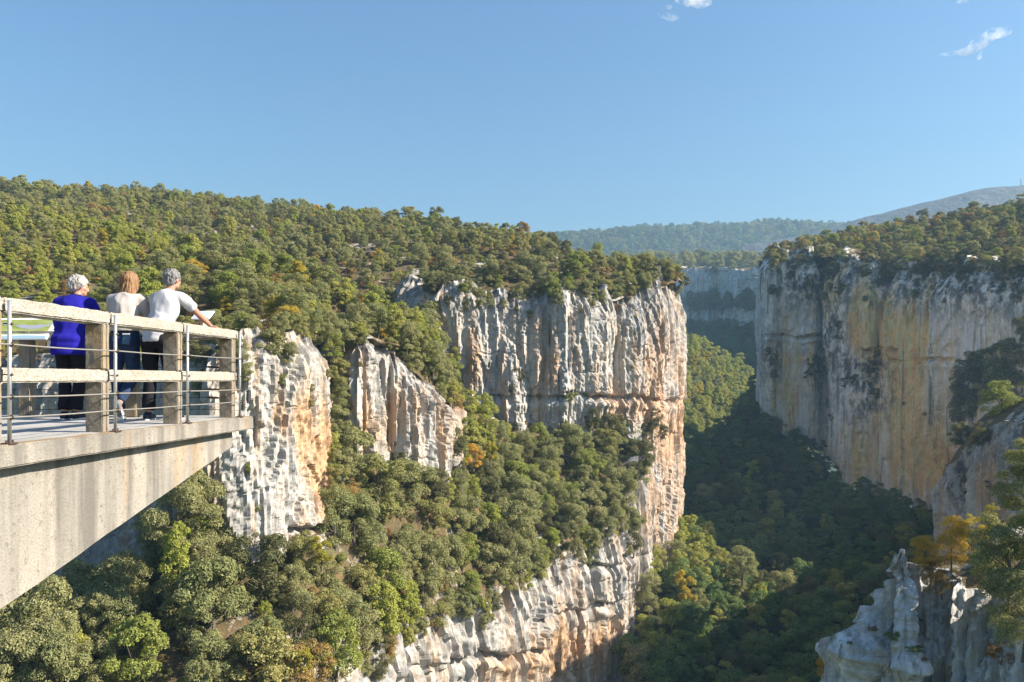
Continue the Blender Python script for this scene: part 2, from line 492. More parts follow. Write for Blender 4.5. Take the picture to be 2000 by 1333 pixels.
# right-hand wall across the gorge
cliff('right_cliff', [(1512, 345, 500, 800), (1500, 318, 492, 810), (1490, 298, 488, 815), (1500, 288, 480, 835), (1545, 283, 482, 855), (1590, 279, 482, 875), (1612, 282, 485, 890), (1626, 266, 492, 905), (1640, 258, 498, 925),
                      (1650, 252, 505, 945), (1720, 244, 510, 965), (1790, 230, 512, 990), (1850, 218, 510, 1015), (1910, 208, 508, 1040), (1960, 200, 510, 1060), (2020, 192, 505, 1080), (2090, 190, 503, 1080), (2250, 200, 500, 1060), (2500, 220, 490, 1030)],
      M['rock_shade_lifted'], 'huge shaded limestone wall with golden orange faces across the gorge', res=.45, a_big=1.8, a_fl=.8, a_f2=.45, a_f3=.22, a_blk=.7, seed=5, back=5, jag=2.0, fs=1.25,
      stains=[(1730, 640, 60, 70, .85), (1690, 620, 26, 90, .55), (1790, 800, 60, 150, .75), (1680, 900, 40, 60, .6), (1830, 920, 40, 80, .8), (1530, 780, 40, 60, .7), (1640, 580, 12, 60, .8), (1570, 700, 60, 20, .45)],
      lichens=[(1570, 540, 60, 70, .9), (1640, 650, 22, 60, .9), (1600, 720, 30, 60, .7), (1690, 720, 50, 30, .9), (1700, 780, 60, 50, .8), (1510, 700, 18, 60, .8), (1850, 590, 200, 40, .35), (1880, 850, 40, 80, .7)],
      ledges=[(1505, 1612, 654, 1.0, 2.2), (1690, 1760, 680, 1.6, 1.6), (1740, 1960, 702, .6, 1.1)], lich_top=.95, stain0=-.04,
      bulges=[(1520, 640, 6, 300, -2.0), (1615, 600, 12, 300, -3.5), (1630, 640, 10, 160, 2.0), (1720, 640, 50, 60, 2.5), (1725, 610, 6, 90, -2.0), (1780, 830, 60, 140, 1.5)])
# far wall in the blue haze
cliff('far_cliff', [(1180, 800, 527, 700), (1330, 716, 524, 695), (1385, 690, 522, 692), (1402, 694, 524, 692), (1440, 655, 526, 690), (1478, 622, 528, 690), (1490, 625, 530, 690), (1560, 575, 526, 690), (1700, 500, 515, 690)],
      M['rock_far'], 'distant pale cliff band in blue haze at the head of the gorge', res=1.6, a_big=5, a_fl=3, a_f2=1.0, a_f3=.6, a_blk=2, seed=6, back=3, jag=2, fs=2.5,
      lichens=[(1420, 592, 90, 13, 1.6), (1370, 640, 60, 10, 1.2), (1450, 645, 40, 6, 1.0)], ledges=[(1300, 1560, 585, 3, 6), (1300, 1560, 640, 3, 5)], lich_top=.3, caprise=.1)

# ground: hillside, shoulder, oak slope, gorge
slope('hill_shoulder', [[(-260, 720, 106), (0, 712, 101.5), (110, 706, 98.5), (370, 694, 91), (480, 664, 87), (585, 664, 93), (645, 692, 130), (760, 692, 118), (850, 764, 122), (905, 815, 136)],
                        [(-260, 680, 112), (0, 674, 108), (110, 672, 105), (370, 662, 97), (480, 645, 93), (588, 642, 98), (650, 672, 134), (760, 664, 122), (840, 705, 124), (890, 740, 138)],
                        [(-260, 560, 130), (0, 565, 128), (110, 575, 126), (370, 600, 116), (480, 608, 113), (590, 612, 116), (668, 632, 137), (750, 640, 126), (820, 660, 136), (860, 680, 150)],
                        [(-260, 425, 190), (0, 430, 190), (120, 440, 185), (330, 490, 165), (450, 525, 150), (560, 552, 142), (680, 592, 138), (740, 612, 140), (800, 635, 148), (840, 650, 160)],
                        [(-260, 425, 200), (0, 430, 200), (120, 445, 195), (330, 505, 178), (450, 550, 160), (560, 580, 152), (680, 625, 148), (740, 645, 150), (800, 665, 158), (830, 690, 168)]],
      M['soil'], 'wooded shoulder above the near cliffs', 130, 130, .9, 10, seed=1)
slope('hill', [[(-260, 435, 196), (0, 440, 196), (200, 480, 186), (400, 545, 170), (560, 585, 160), (690, 620, 160), (780, 600, 168), (860, 585, 172), (1000, 580, 174), (1150, 592, 168), (1250, 575, 177), (1325, 555, 190), (1338, 560, 215)],
               [(-260, 430, 215), (0, 432, 215), (200, 465, 205), (400, 515, 188), (560, 545, 180), (690, 560, 176), (780, 550, 180), (860, 545, 180), (1000, 545, 182), (1150, 552, 177), (1250, 545, 184), (1318, 540, 195), (1330, 545, 218)],
               [(-260, 395, 270), (0, 400, 268), (200, 415, 260), (400, 435, 250), (560, 455, 240), (690, 470, 230), (780, 480, 222), (860, 488, 215), (1000, 498, 206), (1130, 515, 198), (1220, 525, 199), (1300, 532, 204), (1322, 540, 222)],
               [(-260, 368, 330), (0, 372, 330), (200, 384, 322), (400, 400, 310), (560, 414, 300), (690, 428, 286), (780, 438, 276), (860, 446, 266), (1000, 470, 246), (1120, 500, 222), (1210, 515, 214), (1290, 528, 212), (1315, 540, 228)],
               [(-260, 380, 370), (0, 384, 370), (200, 396, 362), (400, 412, 350), (560, 428, 340), (690, 445, 330), (780, 458, 320), (860, 468, 310), (1000, 500, 290), (1120, 530, 260), (1210, 545, 250), (1290, 560, 250), (1310, 570, 260)]],
      M['scree'], 'scrub covered hillside rising behind the main cliff', 200, 160, 1.6, 14, seed=2)
slope('oak_slope', [[(-260, 1130, 100), (0, 1135, 96), (150, 1140, 92.5), (300, 1120, 88.5), (450, 1080, 86), (600, 1050, 90), (655, 990, 98), (730, 905, 108), (835, 935, 115), (900, 850, 130), (950, 800, 160), (1130, 835, 166), (1255, 880, 178)],
                    [(-260, 1270, 82), (0, 1265, 80), (150, 1265, 79), (300, 1250, 77), (450, 1205, 80), (600, 1175, 85), (665, 1125, 92), (745, 1048, 102.5), (850, 1038, 112), (925, 990, 125), (1010, 938, 146), (1130, 935, 156), (1250, 930, 169)],
                    [(-260, 1440, 62), (0, 1430, 65), (150, 1425, 67), (300, 1405, 70), (450, 1395, 72), (600, 1357, 79), (680, 1305, 86), (770, 1224, 97.5), (868, 1192, 108.5), (958, 1154, 117.5), (1038, 1102, 128.5), (1126, 1064, 141.5), (1232, 1022, 158.5)],
                    [(-260, 1540, 60), (0, 1530, 62), (150, 1525, 64), (300, 1500, 67), (450, 1480, 69.5), (600, 1374, 79.3), (680, 1322, 86.3), (770, 1244, 97.8), (868, 1212, 108.8), (958, 1174, 117.8), (1038, 1122, 128.8), (1126, 1084, 141.8), (1232, 1042, 158.8)]],
      M['scree'], 'steep oak covered slope between the upper and lower cliffs', 190, 120, .8, 8, seed=3)
slope('gorge_slope', [[(1480, 760, 330), (1492, 800, 300), (1560, 866, 283), (1650, 951, 258), (1750, 981, 240), (1850, 1021, 222), (1980, 1056, 200), (2150, 1060, 180)],
                      [(1410, 838, 295), (1450, 890, 270), (1540, 966, 250), (1620, 1026, 232), (1720, 1056, 215), (1820, 1096, 195), (1960, 1126, 170), (2150, 1130, 150)],
                      [(1340, 895, 272), (1390, 965, 245), (1480, 1025, 225), (1570, 1121, 208), (1680, 1141, 195), (1790, 1145, 175), (1930, 1175, 150), (2150, 1210, 128)],
                      [(1285, 945, 255), (1330, 1040, 225), (1410, 1120, 200), (1500, 1185, 182), (1620, 1205, 170), (1740, 1225, 155), (1900, 1255, 130), (2150, 1300, 108)],
                      [(1230, 1020, 240), (1280, 1140, 200), (1350, 1230, 172), (1430, 1310, 155), (1550, 1320, 148), (1680, 1330, 135), (1850, 1350, 112), (2150, 1420, 90)],
                      [(1180, 1100, 225), (1230, 1270, 175), (1290, 1370, 150), (1380, 1440, 135), (1500, 1450, 128), (1640, 1460, 115), (1800, 1480, 95), (2150, 1560, 75)],
                      [(900, 1250, 200), (1000, 1500, 150), (1100, 1620, 125), (1300, 1750, 105), (1480, 1760, 98), (1640, 1760, 88), (1800, 1760, 75), (2150, 1800, 60)]],
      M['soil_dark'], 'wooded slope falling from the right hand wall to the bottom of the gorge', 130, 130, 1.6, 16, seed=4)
slope('prow_foot', [[(1352, 1050, 203), (1322, 1080, 188), (1275, 1120, 171), (1248, 1220, 156), (1215, 1340, 143)],
                    [(1385, 1075, 199), (1360, 1110, 183), (1325, 1165, 167), (1295, 1255, 152), (1260, 1365, 138)],
                    [(1425, 1130, 192), (1405, 1170, 177), (1375, 1235, 162), (1335, 1320, 147), (1295, 1430, 134)],
                    [(1450, 1190, 188), (1430, 1240, 174), (1400, 1300, 160), (1360, 1390, 146), (1320, 1490, 132)]],
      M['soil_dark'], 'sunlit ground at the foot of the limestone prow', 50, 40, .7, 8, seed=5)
slope('right_plateau', [[(1480, 520, 302), (1500, 500, 292), (1545, 496, 288), (1620, 505, 276), (1690, 520, 252), (1760, 526, 240), (1850, 524, 222), (1950, 524, 206), (2030, 520, 195), (2250, 512, 205), (2500, 505, 226)],
                        [(1485, 521, 312), (1510, 504, 303), (1550, 488, 300), (1620, 486, 290), (1690, 493, 275), (1760, 494, 266), (1850, 484, 252), (1950, 476, 240), (2060, 468, 232), (2270, 450, 240), (2500, 440, 255)],
                        [(1490, 516, 335), (1520, 506, 330), (1560, 490, 328), (1620, 472, 325), (1700, 456, 322), (1780, 444, 318), (1870, 428, 312), (1970, 414, 308), (2100, 396, 306), (2300, 372, 312), (2500, 360, 325)],
                        [(1490, 526, 370), (1520, 521, 368), (1560, 506, 366), (1620, 488, 364), (1700, 471, 362), (1780, 459, 360), (1870, 446, 358), (1970, 431, 356), (2100, 416, 356), (2300, 390, 362), (2500, 378, 372)]],
      M['soil'], 'scrubby plateau on top of the right hand wall', 120, 90, 1.2, 12, seed=6)
slope('far_slope', [[(1220, 610, 415), (1310, 655, 440), (1400, 705, 480), (1500, 750, 530), (1600, 780, 580)],
                    [(1220, 710, 375), (1310, 755, 398), (1400, 790, 432), (1500, 830, 475), (1600, 860, 520)],
                    [(1220, 900, 325), (1310, 935, 340), (1400, 955, 368), (1500, 970, 400), (1600, 990, 440)]],
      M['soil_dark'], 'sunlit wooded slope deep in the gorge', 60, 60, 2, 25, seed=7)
slope('far_valley', [[(1150, 640, 790), (1300, 645, 722), (1450, 650, 640), (1650, 655, 525)], [(1150, 690, 690), (1300, 695, 640), (1450, 705, 575), (1650, 715, 490)],
                     [(1150, 780, 560), (1300, 790, 530), (1450, 810, 490), (1650, 830, 440)]],
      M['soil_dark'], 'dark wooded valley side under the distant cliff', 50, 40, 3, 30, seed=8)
slope('far_plateau', [[(1000, 532, 870), (1180, 530, 803), (1330, 527, 720), (1440, 528, 659), (1560, 530, 580), (1750, 520, 480)], [(1000, 515, 900), (1180, 515, 860), (1330, 514, 790), (1440, 514, 730), (1560, 514, 680), (1750, 505, 620)],
                      [(1000, 512, 960), (1180, 514, 940), (1330, 516, 900), (1440, 516, 860), (1560, 514, 830), (1750, 500, 800)]],
      M['far_wood'], 'distant plateau above the far cliff', 60, 50, 4, 60, seed=9)
slope('far_hill', [[(850, 545, 1376), (1000, 542, 1376), (1150, 540, 1376), (1300, 540, 1376), (1450, 538, 1360), (1600, 534, 1344), (1800, 525, 1312)],
                   [(850, 512, 1456), (1000, 508, 1456), (1150, 503, 1456), (1300, 498, 1456), (1450, 498, 1448), (1600, 485, 1440), (1800, 485, 1424)],
                   [(850, 485, 1632), (1000, 472, 1632), (1110, 459, 1632), (1250, 451, 1632), (1420, 445, 1648), (1600, 440, 1664), (1800, 445, 1696)],
                   [(850, 500, 1824), (1000, 490, 1824), (1110, 480, 1824), (1250, 470, 1824), (1420, 465, 1824), (1600, 462, 1824), (1800, 460, 1824)]],
      M['far_wood'], 'long wooded ridge in blue haze on the horizon', 200, 90, 10, 120, seed=10, fine=0)
RIDGE = ((1450, 480), (1560, 462), (1640, 440), (1700, 423), (1770, 406), (1860, 383), (1930, 369), (2010, 363), (2250, 350))
slope('far_mountain', [[(x, y + 90, 1130) for x, y in RIDGE], [(x, y + 30, 1230) for x, y in RIDGE], [(x, y, 1330) for x, y in RIDGE], [(x, y + 50, 1450) for x, y in RIDGE]],
      M['far_bare'], 'bare grey mountain ridge beyond the right hand plateau', 120, 40, 2, 70, seed=11, fine=0)
# spur with trees at the right edge, and the near pillar
cliff('spur_cliff', [(1840, 128, 950, 1250), (1868, 118, 905, 1250), (1900, 114, 850, 1250), (1935, 109, 835, 1250), (1975, 104, 815, 1250), (2050, 98, 790, 1300), (2200, 92, 770, 1350)],
      M['rock_near'], 'pale rock spur under a clump of trees on the right', res=.35, a_big=1.2, a_fl=1.0, a_f2=.4, a_f3=.25, a_blk=.7, seed=8, back=1.5, jag=1.2, fs=.9, lichens=[(1885, 950, 14, 60, .9), (1940, 980, 12, 40, .6)],
      stains=[(1935, 950, 25, 60, .4)])
slope('spur_top', [[(1835, 960, 128), (1868, 915, 119), (1900, 862, 115), (1945, 846, 109.5), (2050, 805, 99), (2250, 780, 92)],
                   [(1838, 930, 134), (1875, 880, 126), (1910, 830, 121), (1960, 805, 117), (2060, 770, 108), (2250, 745, 100)],
                   [(1850, 920, 150), (1890, 870, 146), (1930, 815, 142), (1985, 780, 138), (2080, 745, 130), (2250, 720, 122)],
                   [(1870, 960, 160), (1910, 920, 158), (1950, 870, 155), (2000, 840, 152), (2100, 800, 146), (2250, 780, 140)]],
      M['soil'], 'tree covered top of the rock spur on the right', 50, 50, .7, 8, seed=12)
cliff('rock_pillar', [(1612, 60, 1330, 1900), (1618, 50, 1318, 1900), (1640, 46, 1270, 1900), (1680, 44, 1225, 1900), (1700, 43, 1205, 1900), (1716, 43.5, 1175, 1900), (1735, 42, 1130, 1900), (1742, 42, 1100, 1900), (1768, 41.5, 1088, 1900),
                      (1800, 42, 1120, 1900), (1850, 41.5, 1135, 1900), (1900, 40.5, 1150, 1900), (1960, 39, 1160, 1900), (2080, 37, 1170, 2000)],
      M['rock_pillar'], 'weathered grey limestone pillar with mossy ledges at the lower right', lich_top=.25, res=.10, a_big=.45, a_fl=.22, a_f2=.3, a_f3=.26, a_blk=.9, seed=9, back=.6, jag=.55, fs=.45, rnd=.5, cap=3, caprise=-1.3,
      bulges=[(1700, 1260, 50, 40, 1.2), (1790, 1290, 60, 20, .8), (1820, 1240, 14, 200, -.25)], lichens=[(1760, 1110, 30, 20, .5), (1720, 1240, 60, 18, .5)])
slope('pillar_top', [[(1745, 1118, 43), (1800, 1135, 43), (1860, 1148, 42.5), (1960, 1170, 40), (2150, 1190, 37)], [(1755, 1110, 46), (1810, 1112, 46), (1870, 1110, 46), (1960, 1090, 44), (2150, 1080, 42)],
                     [(1790, 1120, 52), (1840, 1090, 52), (1900, 1060, 52), (1980, 1020, 51), (2150, 990, 50)], [(1850, 1160, 62), (1890, 1120, 62), (1940, 1080, 62), (2000, 1050, 60), (2150, 1020, 58)]],
      M['soil'], 'soil on top of the near rock pillar', 40, 40, .5, 5, seed=13)

slope('shade_ridge', [[(2040, 1150, 196), (2034, 1150, 175), (2034, 1150, 150), (2040, 1150, 125)], [(2055, 900, 198), (2050, 900, 176), (2050, 900, 151), (2056, 900, 126)],  # unseen ridge, added to cast shade into the bottom of the gorge
                     [(2075, 825, 200), (2070, 830, 178), (2070, 830, 153), (2080, 830, 128)], [(2350, 815, 205), (2350, 815, 185), (2350, 815, 160), (2350, 815, 132)]],
      M['soil'], 'added ridge out of view that shades the gorge', 60, 60, 1.5, 9, seed=14)
# ------------------------------------------------------------------ trees
def blobs_crown(rs, H, W, n, base=.25, kind='round'):
    """Centres and radii of leaf clumps filling a crown H high, W wide."""
    out = []
    for i in range(n):
        for _ in range(30):
            t = rs.uniform(0, 1)
            z = base * H + (1 - base) * H * t
            if kind == 'round':   prof = math.sqrt(max(0, 1 - ((t - .42) / .60) ** 2))
            elif kind == 'tall':  prof = .75 * math.sqrt(max(0, 1 - ((t - .40) / .64) ** 2)) + .08
            elif kind == 'flat':  prof = math.sqrt(max(0, 1 - ((t - .6) / .62) ** 2))
            else:                 prof = 1 - .35 * t
            a = rs.uniform(0, 2 * math.pi); q = math.sqrt(rs.uniform(.12, 1)) * prof * W * .5 * .82
            c = np.array([q * math.cos(a), q * math.sin(a), z])
            r = W * rs.uniform(.085, .19)
            if i > .75 * n: c = c * np.array([1.18, 1.18, 1.04]); r *= .6
            if all(np.linalg.norm(c - o[0]) > .75 * max(r, o[1]) for o in out): break
        out.append((c, r))
    return out


def crown_mesh(name, seed, H, W, n, leaves, leaf, kind='round', base=.25, flat=.86):
    rs = np.random.RandomState(seed)
    bl = blobs_crown(rs, H, W, n, base, kind)
    area = np.array([r * r for _, r in bl]); cnt = np.maximum(8, (leaves * area / area.sum()).astype(int))
    Vs = []
    for (c, r), k in zip(bl, cnt):
        d = rs.normal(size=(k, 3)); d /= np.linalg.norm(d, axis=1)[:, None]
        d[:, 2] = np.where(d[:, 2] < -.35, -d[:, 2], d[:, 2])
        lump = 1 + .34 * pn(d[:, 0] * 2.2 + seed, d[:, 1] * 2.2 + c[2], d[:, 2] * 2.2 + c[0])
        rad = r * lump * (1 - .42 * rs.uniform(0, 1, k) ** 2.6)
        p = c + d * rad[:, None] * np.array([1, 1, flat])
        nrm = d + rs.normal(size=(k, 3)) * .38 + np.array([0, 0, .2])
        nrm /= np.linalg.norm(nrm, axis=1)[:, None]
        tg = np.cross(nrm, rs.normal(size=(k, 3))); tg /= np.linalg.norm(tg, axis=1)[:, None]
        bt = np.cross(nrm, tg)
        sz = (leaf * rs.uniform(.6, 1.35, k))[:, None]
        bend = nrm * sz * .25
        Vs.append(np.stack([p - tg * sz * .9, p - bt * sz * .45 + bend, p + tg * sz * .9, p + bt * sz * .45 + bend], 1).reshape(-1, 3))
    V = np.concatenate(Vs)
    me = mesh_np(name, V, np.arange(len(V)).reshape(-1, 4))
    return me, bl


def trunk_mesh(name, seed, H, W, bl, thick):
    rs = random.Random(seed)
    mb = MB()
    top = Vector((rs.uniform(-.1, .1) * W, rs.uniform(-.1, .1) * W, H * .62))
    mid = Vector((top.x * .5 + rs.uniform(-.06, .06) * W, top.y * .5 + rs.uniform(-.06, .06) * W, H * .3))
    mb.tube([(0, 0, -.6), (mid.x * .3, mid.y * .3, H * .1), mid, top], [thick * 1.35, thick, thick * .75, thick * .3], 7)
    for c, r in bl[:9]:
        c = Vector(c)
        t = min(.9, max(.35, (c.z / H) - .25))
        a = mid.lerp(top, (t - .3) / .62) if t > .3 else mid
        mb.tube([a, a.lerp(c, .5) + Vector((0, 0, -.04 * H)), c], [thick * .4, thick * .27, thick * .1], 5)
    return mb.mesh(name)


KINDS = {}          # kind -> list of (crown mesh, trunk mesh)


def make_kind(kind, mat, variants, n, leaves, leaf, Hs, Ws, shape, base=.25, thick=.16):
    L = []
    for i in range(variants):
        H, W = Hs, Ws
        sh_ = shape if kind not in ('oak', 'oak_dark', 'olive', 'lush') else ('round', 'tall', 'round', 'flat', 'cone', 'round')[i % 6]
        me, bl = crown_mesh(kind + '_crown', hash_(kind) + i * 17, H, W, n + (i % 3) * 5 - 4, leaves, leaf * (1, .86, 1.12)[i % 3], sh_, base)
        me.materials.append(M[mat])
        tm = trunk_mesh(kind + '_trunk', hash_(kind) + i, H, W, bl, thick); tm.materials.append(M['bark'])
        L.append((me, tm))
    KINDS[kind] = L


def hash_(s):
    return sum(ord(c) * (i + 3) for i, c in enumerate(s)) % 1000


# all built 1 m "unit" trees: about 6 m high and 5.6 m wide before scaling
make_kind('oak', 'oak', 6, 30, 8400, .132, 6, 5.8, 'round', .18)
make_kind('oak_dark', 'oak_dark', 4, 28, 7600, .132, 6, 5.6, 'round', .15)
make_kind('bright', 'bright', 4, 28, 7200, .15, 6.4, 5.4, 'tall', .15)
make_kind('lush', 'lush', 4, 28, 7200, .155, 6.2, 6, 'round', .12)
make_kind('yellow', 'yellow', 2, 24, 5600, .15, 6, 4.8, 'tall', .15)
make_kind('orange', 'orange', 2, 22, 5600, .12, 4.6, 5.2, 'round', .08)
make_kind('rust', 'rust', 3, 18, 4000, .135, 4, 5.4, 'round', .05)
make_kind('olive', 'olive', 4, 26, 7000, .138, 5.6, 5.6, 'round', .12)
make_kind('near', 'oak', 2, 46, 26000, .085, 6, 5.8, 'round', .12, .14)
make_kind('near_orange', 'orange', 1, 34, 14000, .07, 4.6, 5.2, 'round', .05, .08)
make_kind('near_yellow', 'yellow', 1, 22, 7000, .07, 5, 4.4, 'round', .08, .08)
make_kind('near_rust', 'rust', 1, 26, 9000, .07, 4, 5.2, 'round', .03, .08)
make_kind('near_lush', 'lush', 1, 30, 12000, .085, 4.6, 5.2, 'round', .05, .1)

rng = random.Random(11)
N_TREE = 0


def plant(name, kind, p, size, label, cat, group=None, sq=1.0, tilt=.06):
    """One tree or shrub: an Empty at its foot with crown and trunk."""
    global N_TREE
    N_TREE += 1
    k = rng.randrange(len(KINDS[kind]))
    me, tm = KINDS[kind][k]
    e = empty(name, p, label, cat, group, rng.uniform(0, 6.28))
    e.rotation_euler = (rng.uniform(-tilt, tilt), rng.uniform(-tilt, tilt), rng.uniform(0, 6.28))
    s = size / 5.6
    e.scale = (s, s, s * sq)
    link('crown', me, None, e); link('trunk', tm, None, e)
    return e


def scatter(key, spacing, seed, region=None, dens=None, tries=None, margin=90):
    """Points on a slope at least `spacing` apart and inside (or just beside) the frame."""
    A, area = PATCH[key]
    rs = np.random.RandomState(seed)
    nu, nv = A.shape[:2]
    p = area / area.sum()
    n = tries or int(area.sum() / spacing ** 2 * 6)
    idx = rs.choice(len(area), n, p=p)
    i, j = idx // (nv - 1), idx % (nv - 1)
    f, g = rs.uniform(size=n)[:, None], rs.uniform(size=n)[:, None]
    P = (A[i, j] * (1 - f) + A[i + 1, j] * f) * (1 - g) + (A[i, j + 1] * (1 - f) + A[i + 1, j + 1] * f) * g
    px, py = 1000 + F * P[:, 0] / P[:, 1], HZ - F * P[:, 2] / P[:, 1]
    ok = (px > -margin) & (px < 2000 + margin) & (py > 200) & (py < 1333 + 1.4 * margin)
    if region is not None: ok &= region(px, py, P)
    if dens is not None: ok &= rs.uniform(size=n) < dens(px, py, P)
    cell, out = {}, []
    for q in np.where(ok)[0]:
        x, y, z = P[q]
        c = (int(x // spacing), int(y // spacing))
        if any((o[0] - x) ** 2 + (o[1] - y) ** 2 + .5 * (o[2] - z) ** 2 < spacing ** 2 for a in (-1, 0, 1) for b in (-1, 0, 1) for o in cell.get((c[0] + a, c[1] + b), ())): continue
        cell.setdefault(c, []).append((x, y, z)); out.append((x, y, z, px[q], py[q]))
    return out


# a wood that nobody could count: one object whose points each carry a tree
SRC = bpy.data.collections.new('tree_kinds')
SRC_ID = {}


def src_objects():
    i = 0
    for kind in ('oak', 'oak_dark', 'bright', 'lush', 'yellow', 'orange', 'rust', 'olive'):
        SRC_ID[kind] = []
        for me, _ in KINDS[kind]:
            o = bpy.data.objects.new('tree_kind_%03d' % i, me)
            SRC.objects.link(o)
            SRC_ID[kind].append(i); i += 1


src_objects()


def wood_nodes():
    ng = bpy.data.node_groups.new('wood', 'GeometryNodeTree')
    ng.interface.new_socket('Geometry', in_out='INPUT', socket_type='NodeSocketGeometry')
    ng.interface.new_socket('Geometry', in_out='OUTPUT', socket_type='NodeSocketGeometry')
    N, L = ng.nodes, ng.links
    gi, go = N.new('NodeGroupInput'), N.new('NodeGroupOutput')
    ci = N.new('GeometryNodeCollectionInfo'); ci.inputs['Collection'].default_value = SRC
    ci.inputs['Separate Children'].default_value = True; ci.inputs['Reset Children'].default_value = True
    ip = N.new('GeometryNodeInstanceOnPoints'); ip.inputs['Pick Instance'].default_value = True

    def na(name, typ):
        a = N.new('GeometryNodeInputNamedAttribute'); a.data_type = typ; a.inputs['Name'].default_value = name
        return a.outputs['Attribute']
    L.new(gi.outputs[0], ip.inputs['Points']); L.new(ci.outputs[0], ip.inputs['Instance'])
    L.new(na('pick', 'INT'), ip.inputs['Instance Index'])
    L.new(na('turn', 'FLOAT_VECTOR'), ip.inputs['Rotation']); L.new(na('size', 'FLOAT_VECTOR'), ip.inputs['Scale'])
    L.new(ip.outputs[0], go.inputs[0])
    return ng


WOOD = wood_nodes()


def wood(name, pts, label, cat):
    """pts: (x, y, z, kind, size, squash)"""
    n = len(pts)
    me = bpy.data.meshes.new(name)
    me.vertices.add(n); me.vertices.foreach_set('co', np.array([p[:3] for p in pts], np.float32).ravel())
    a = me.attributes.new('pick', 'INT', 'POINT'); a.data.foreach_set('value', np.array([rng.choice(SRC_ID[p[3]]) for p in pts], np.int32))
    a = me.attributes.new('turn', 'FLOAT_VECTOR', 'POINT'); a.data.foreach_set('vector', np.array([(rng.uniform(-.08, .08), rng.uniform(-.08, .08), rng.uniform(0, 6.28)) for _ in pts], np.float32).ravel())
    a = me.attributes.new('size', 'FLOAT_VECTOR', 'POINT'); a.data.foreach_set('vector', np.array([(p[4] / 5.6, p[4] / 5.6, p[4] / 5.6 * p[5]) for p in pts], np.float32).ravel())
    o = tag(link(name, me), label, cat, kind='stuff')
    m = o.modifiers.new('wood', 'NODES'); m.node_group = WOOD
    return o


def pick(w):
    t = rng.uniform(0, sum(x for _, x in w)); s = 0
    for k, x in w:
        s += x
        if t <= s: return k
    return w[-1][0]


def U(a, b): return rng.uniform(a, b)


# --- hillside and shoulder
def hill_kind(px, py):
    crest = np.interp(px, (0, 120, 330, 450, 560, 680, 800), (430, 440, 490, 525, 552, 592, 635))
    return crest


pts = []
for x, y, z, px, py in scatter('hill', 3.15, 3, dens=lambda px, py, P: .55 + .45 * (fbm(P[:, 0] / 22, P[:, 1] / 22, 0 * px, 2) > -.25)):
    rocky = 700 < px < 1330 and py > 500
    k = pick([('oak', 6), ('olive', 4.5), ('oak_dark', 2), ('rust', 1.0), ('bright', 1.0), ('yellow', .12), ('orange', .15)]) if px > 430 else pick([('olive', 6), ('oak', 4), ('oak_dark', 1.5), ('bright', 1.6), ('rust', .8), ('yellow', .15)])
    s = U(1.9, 4.0) + 2.2 * rng.random() ** 4 if not rocky else U(1.6, 4.2)
    if k == 'rust': s *= .6
    pts.append((x, y, z - .3, k, s, U(.75, 1.15)))
for x, y, z, px, py in scatter('hill', 2.0, 5, dens=lambda px, py, P: np.where(px > 380, .38, .12)):
    pts.append((x, y, z - .2, pick([('rust', 5), ('olive', 3), ('oak', 1)]), U(.9, 2.0), U(.6, .9)))
wood('hillside_wood', pts, 'olive and dark oak scrub covering the hillside up to the skyline', 'woodland')

pts = []
for x, y, z, px, py in scatter('hill_shoulder', 2.9, 6, dens=lambda px, py, P: np.where((py > 640) & (px < 640), .75, 1)):
    lightzone = px < 300 + 60 * pn(px / 90, py / 60, 1.) + (540 - py) * .9 and py < 640
    if lightzone: k = pick([('bright', 9), ('oak', 1.4), ('olive', .8), ('yellow', .2)])
    elif px < 420: k = pick([('oak', 4), ('olive', 2.5), ('bright', 2), ('oak_dark', 1.5), ('rust', 1), ('orange', .25)])
    else: k = pick([('oak', 7), ('olive', 1.6), ('bright', 1.4), ('oak_dark', .8), ('rust', .7), ('yellow', .3), ('orange', .2)])
    s = U(2.2, 4.3) + 2.0 * rng.random() ** 3 if not lightzone else U(2.0, 4.0)
    if py > 640: s *= .7 if px < 640 else .9
    if k == 'rust': s *= .6
    pts.append((x, y, z - .3, k, s, U(.75, 1.1)))
for x, y, z, px, py in scatter('hill_shoulder', 1.7, 7, dens=lambda px, py, P: np.where(py > 610, .8, .25)):
    pts.append((x, y, z - .1, pick([('rust', 5), ('olive', 3), ('orange', .5), ('oak', 1)]), U(.7, 1.7), U(.6, .9)))
wood('shoulder_wood', pts, 'light green and grey green trees crowding the shoulder above the near cliffs', 'woodland')

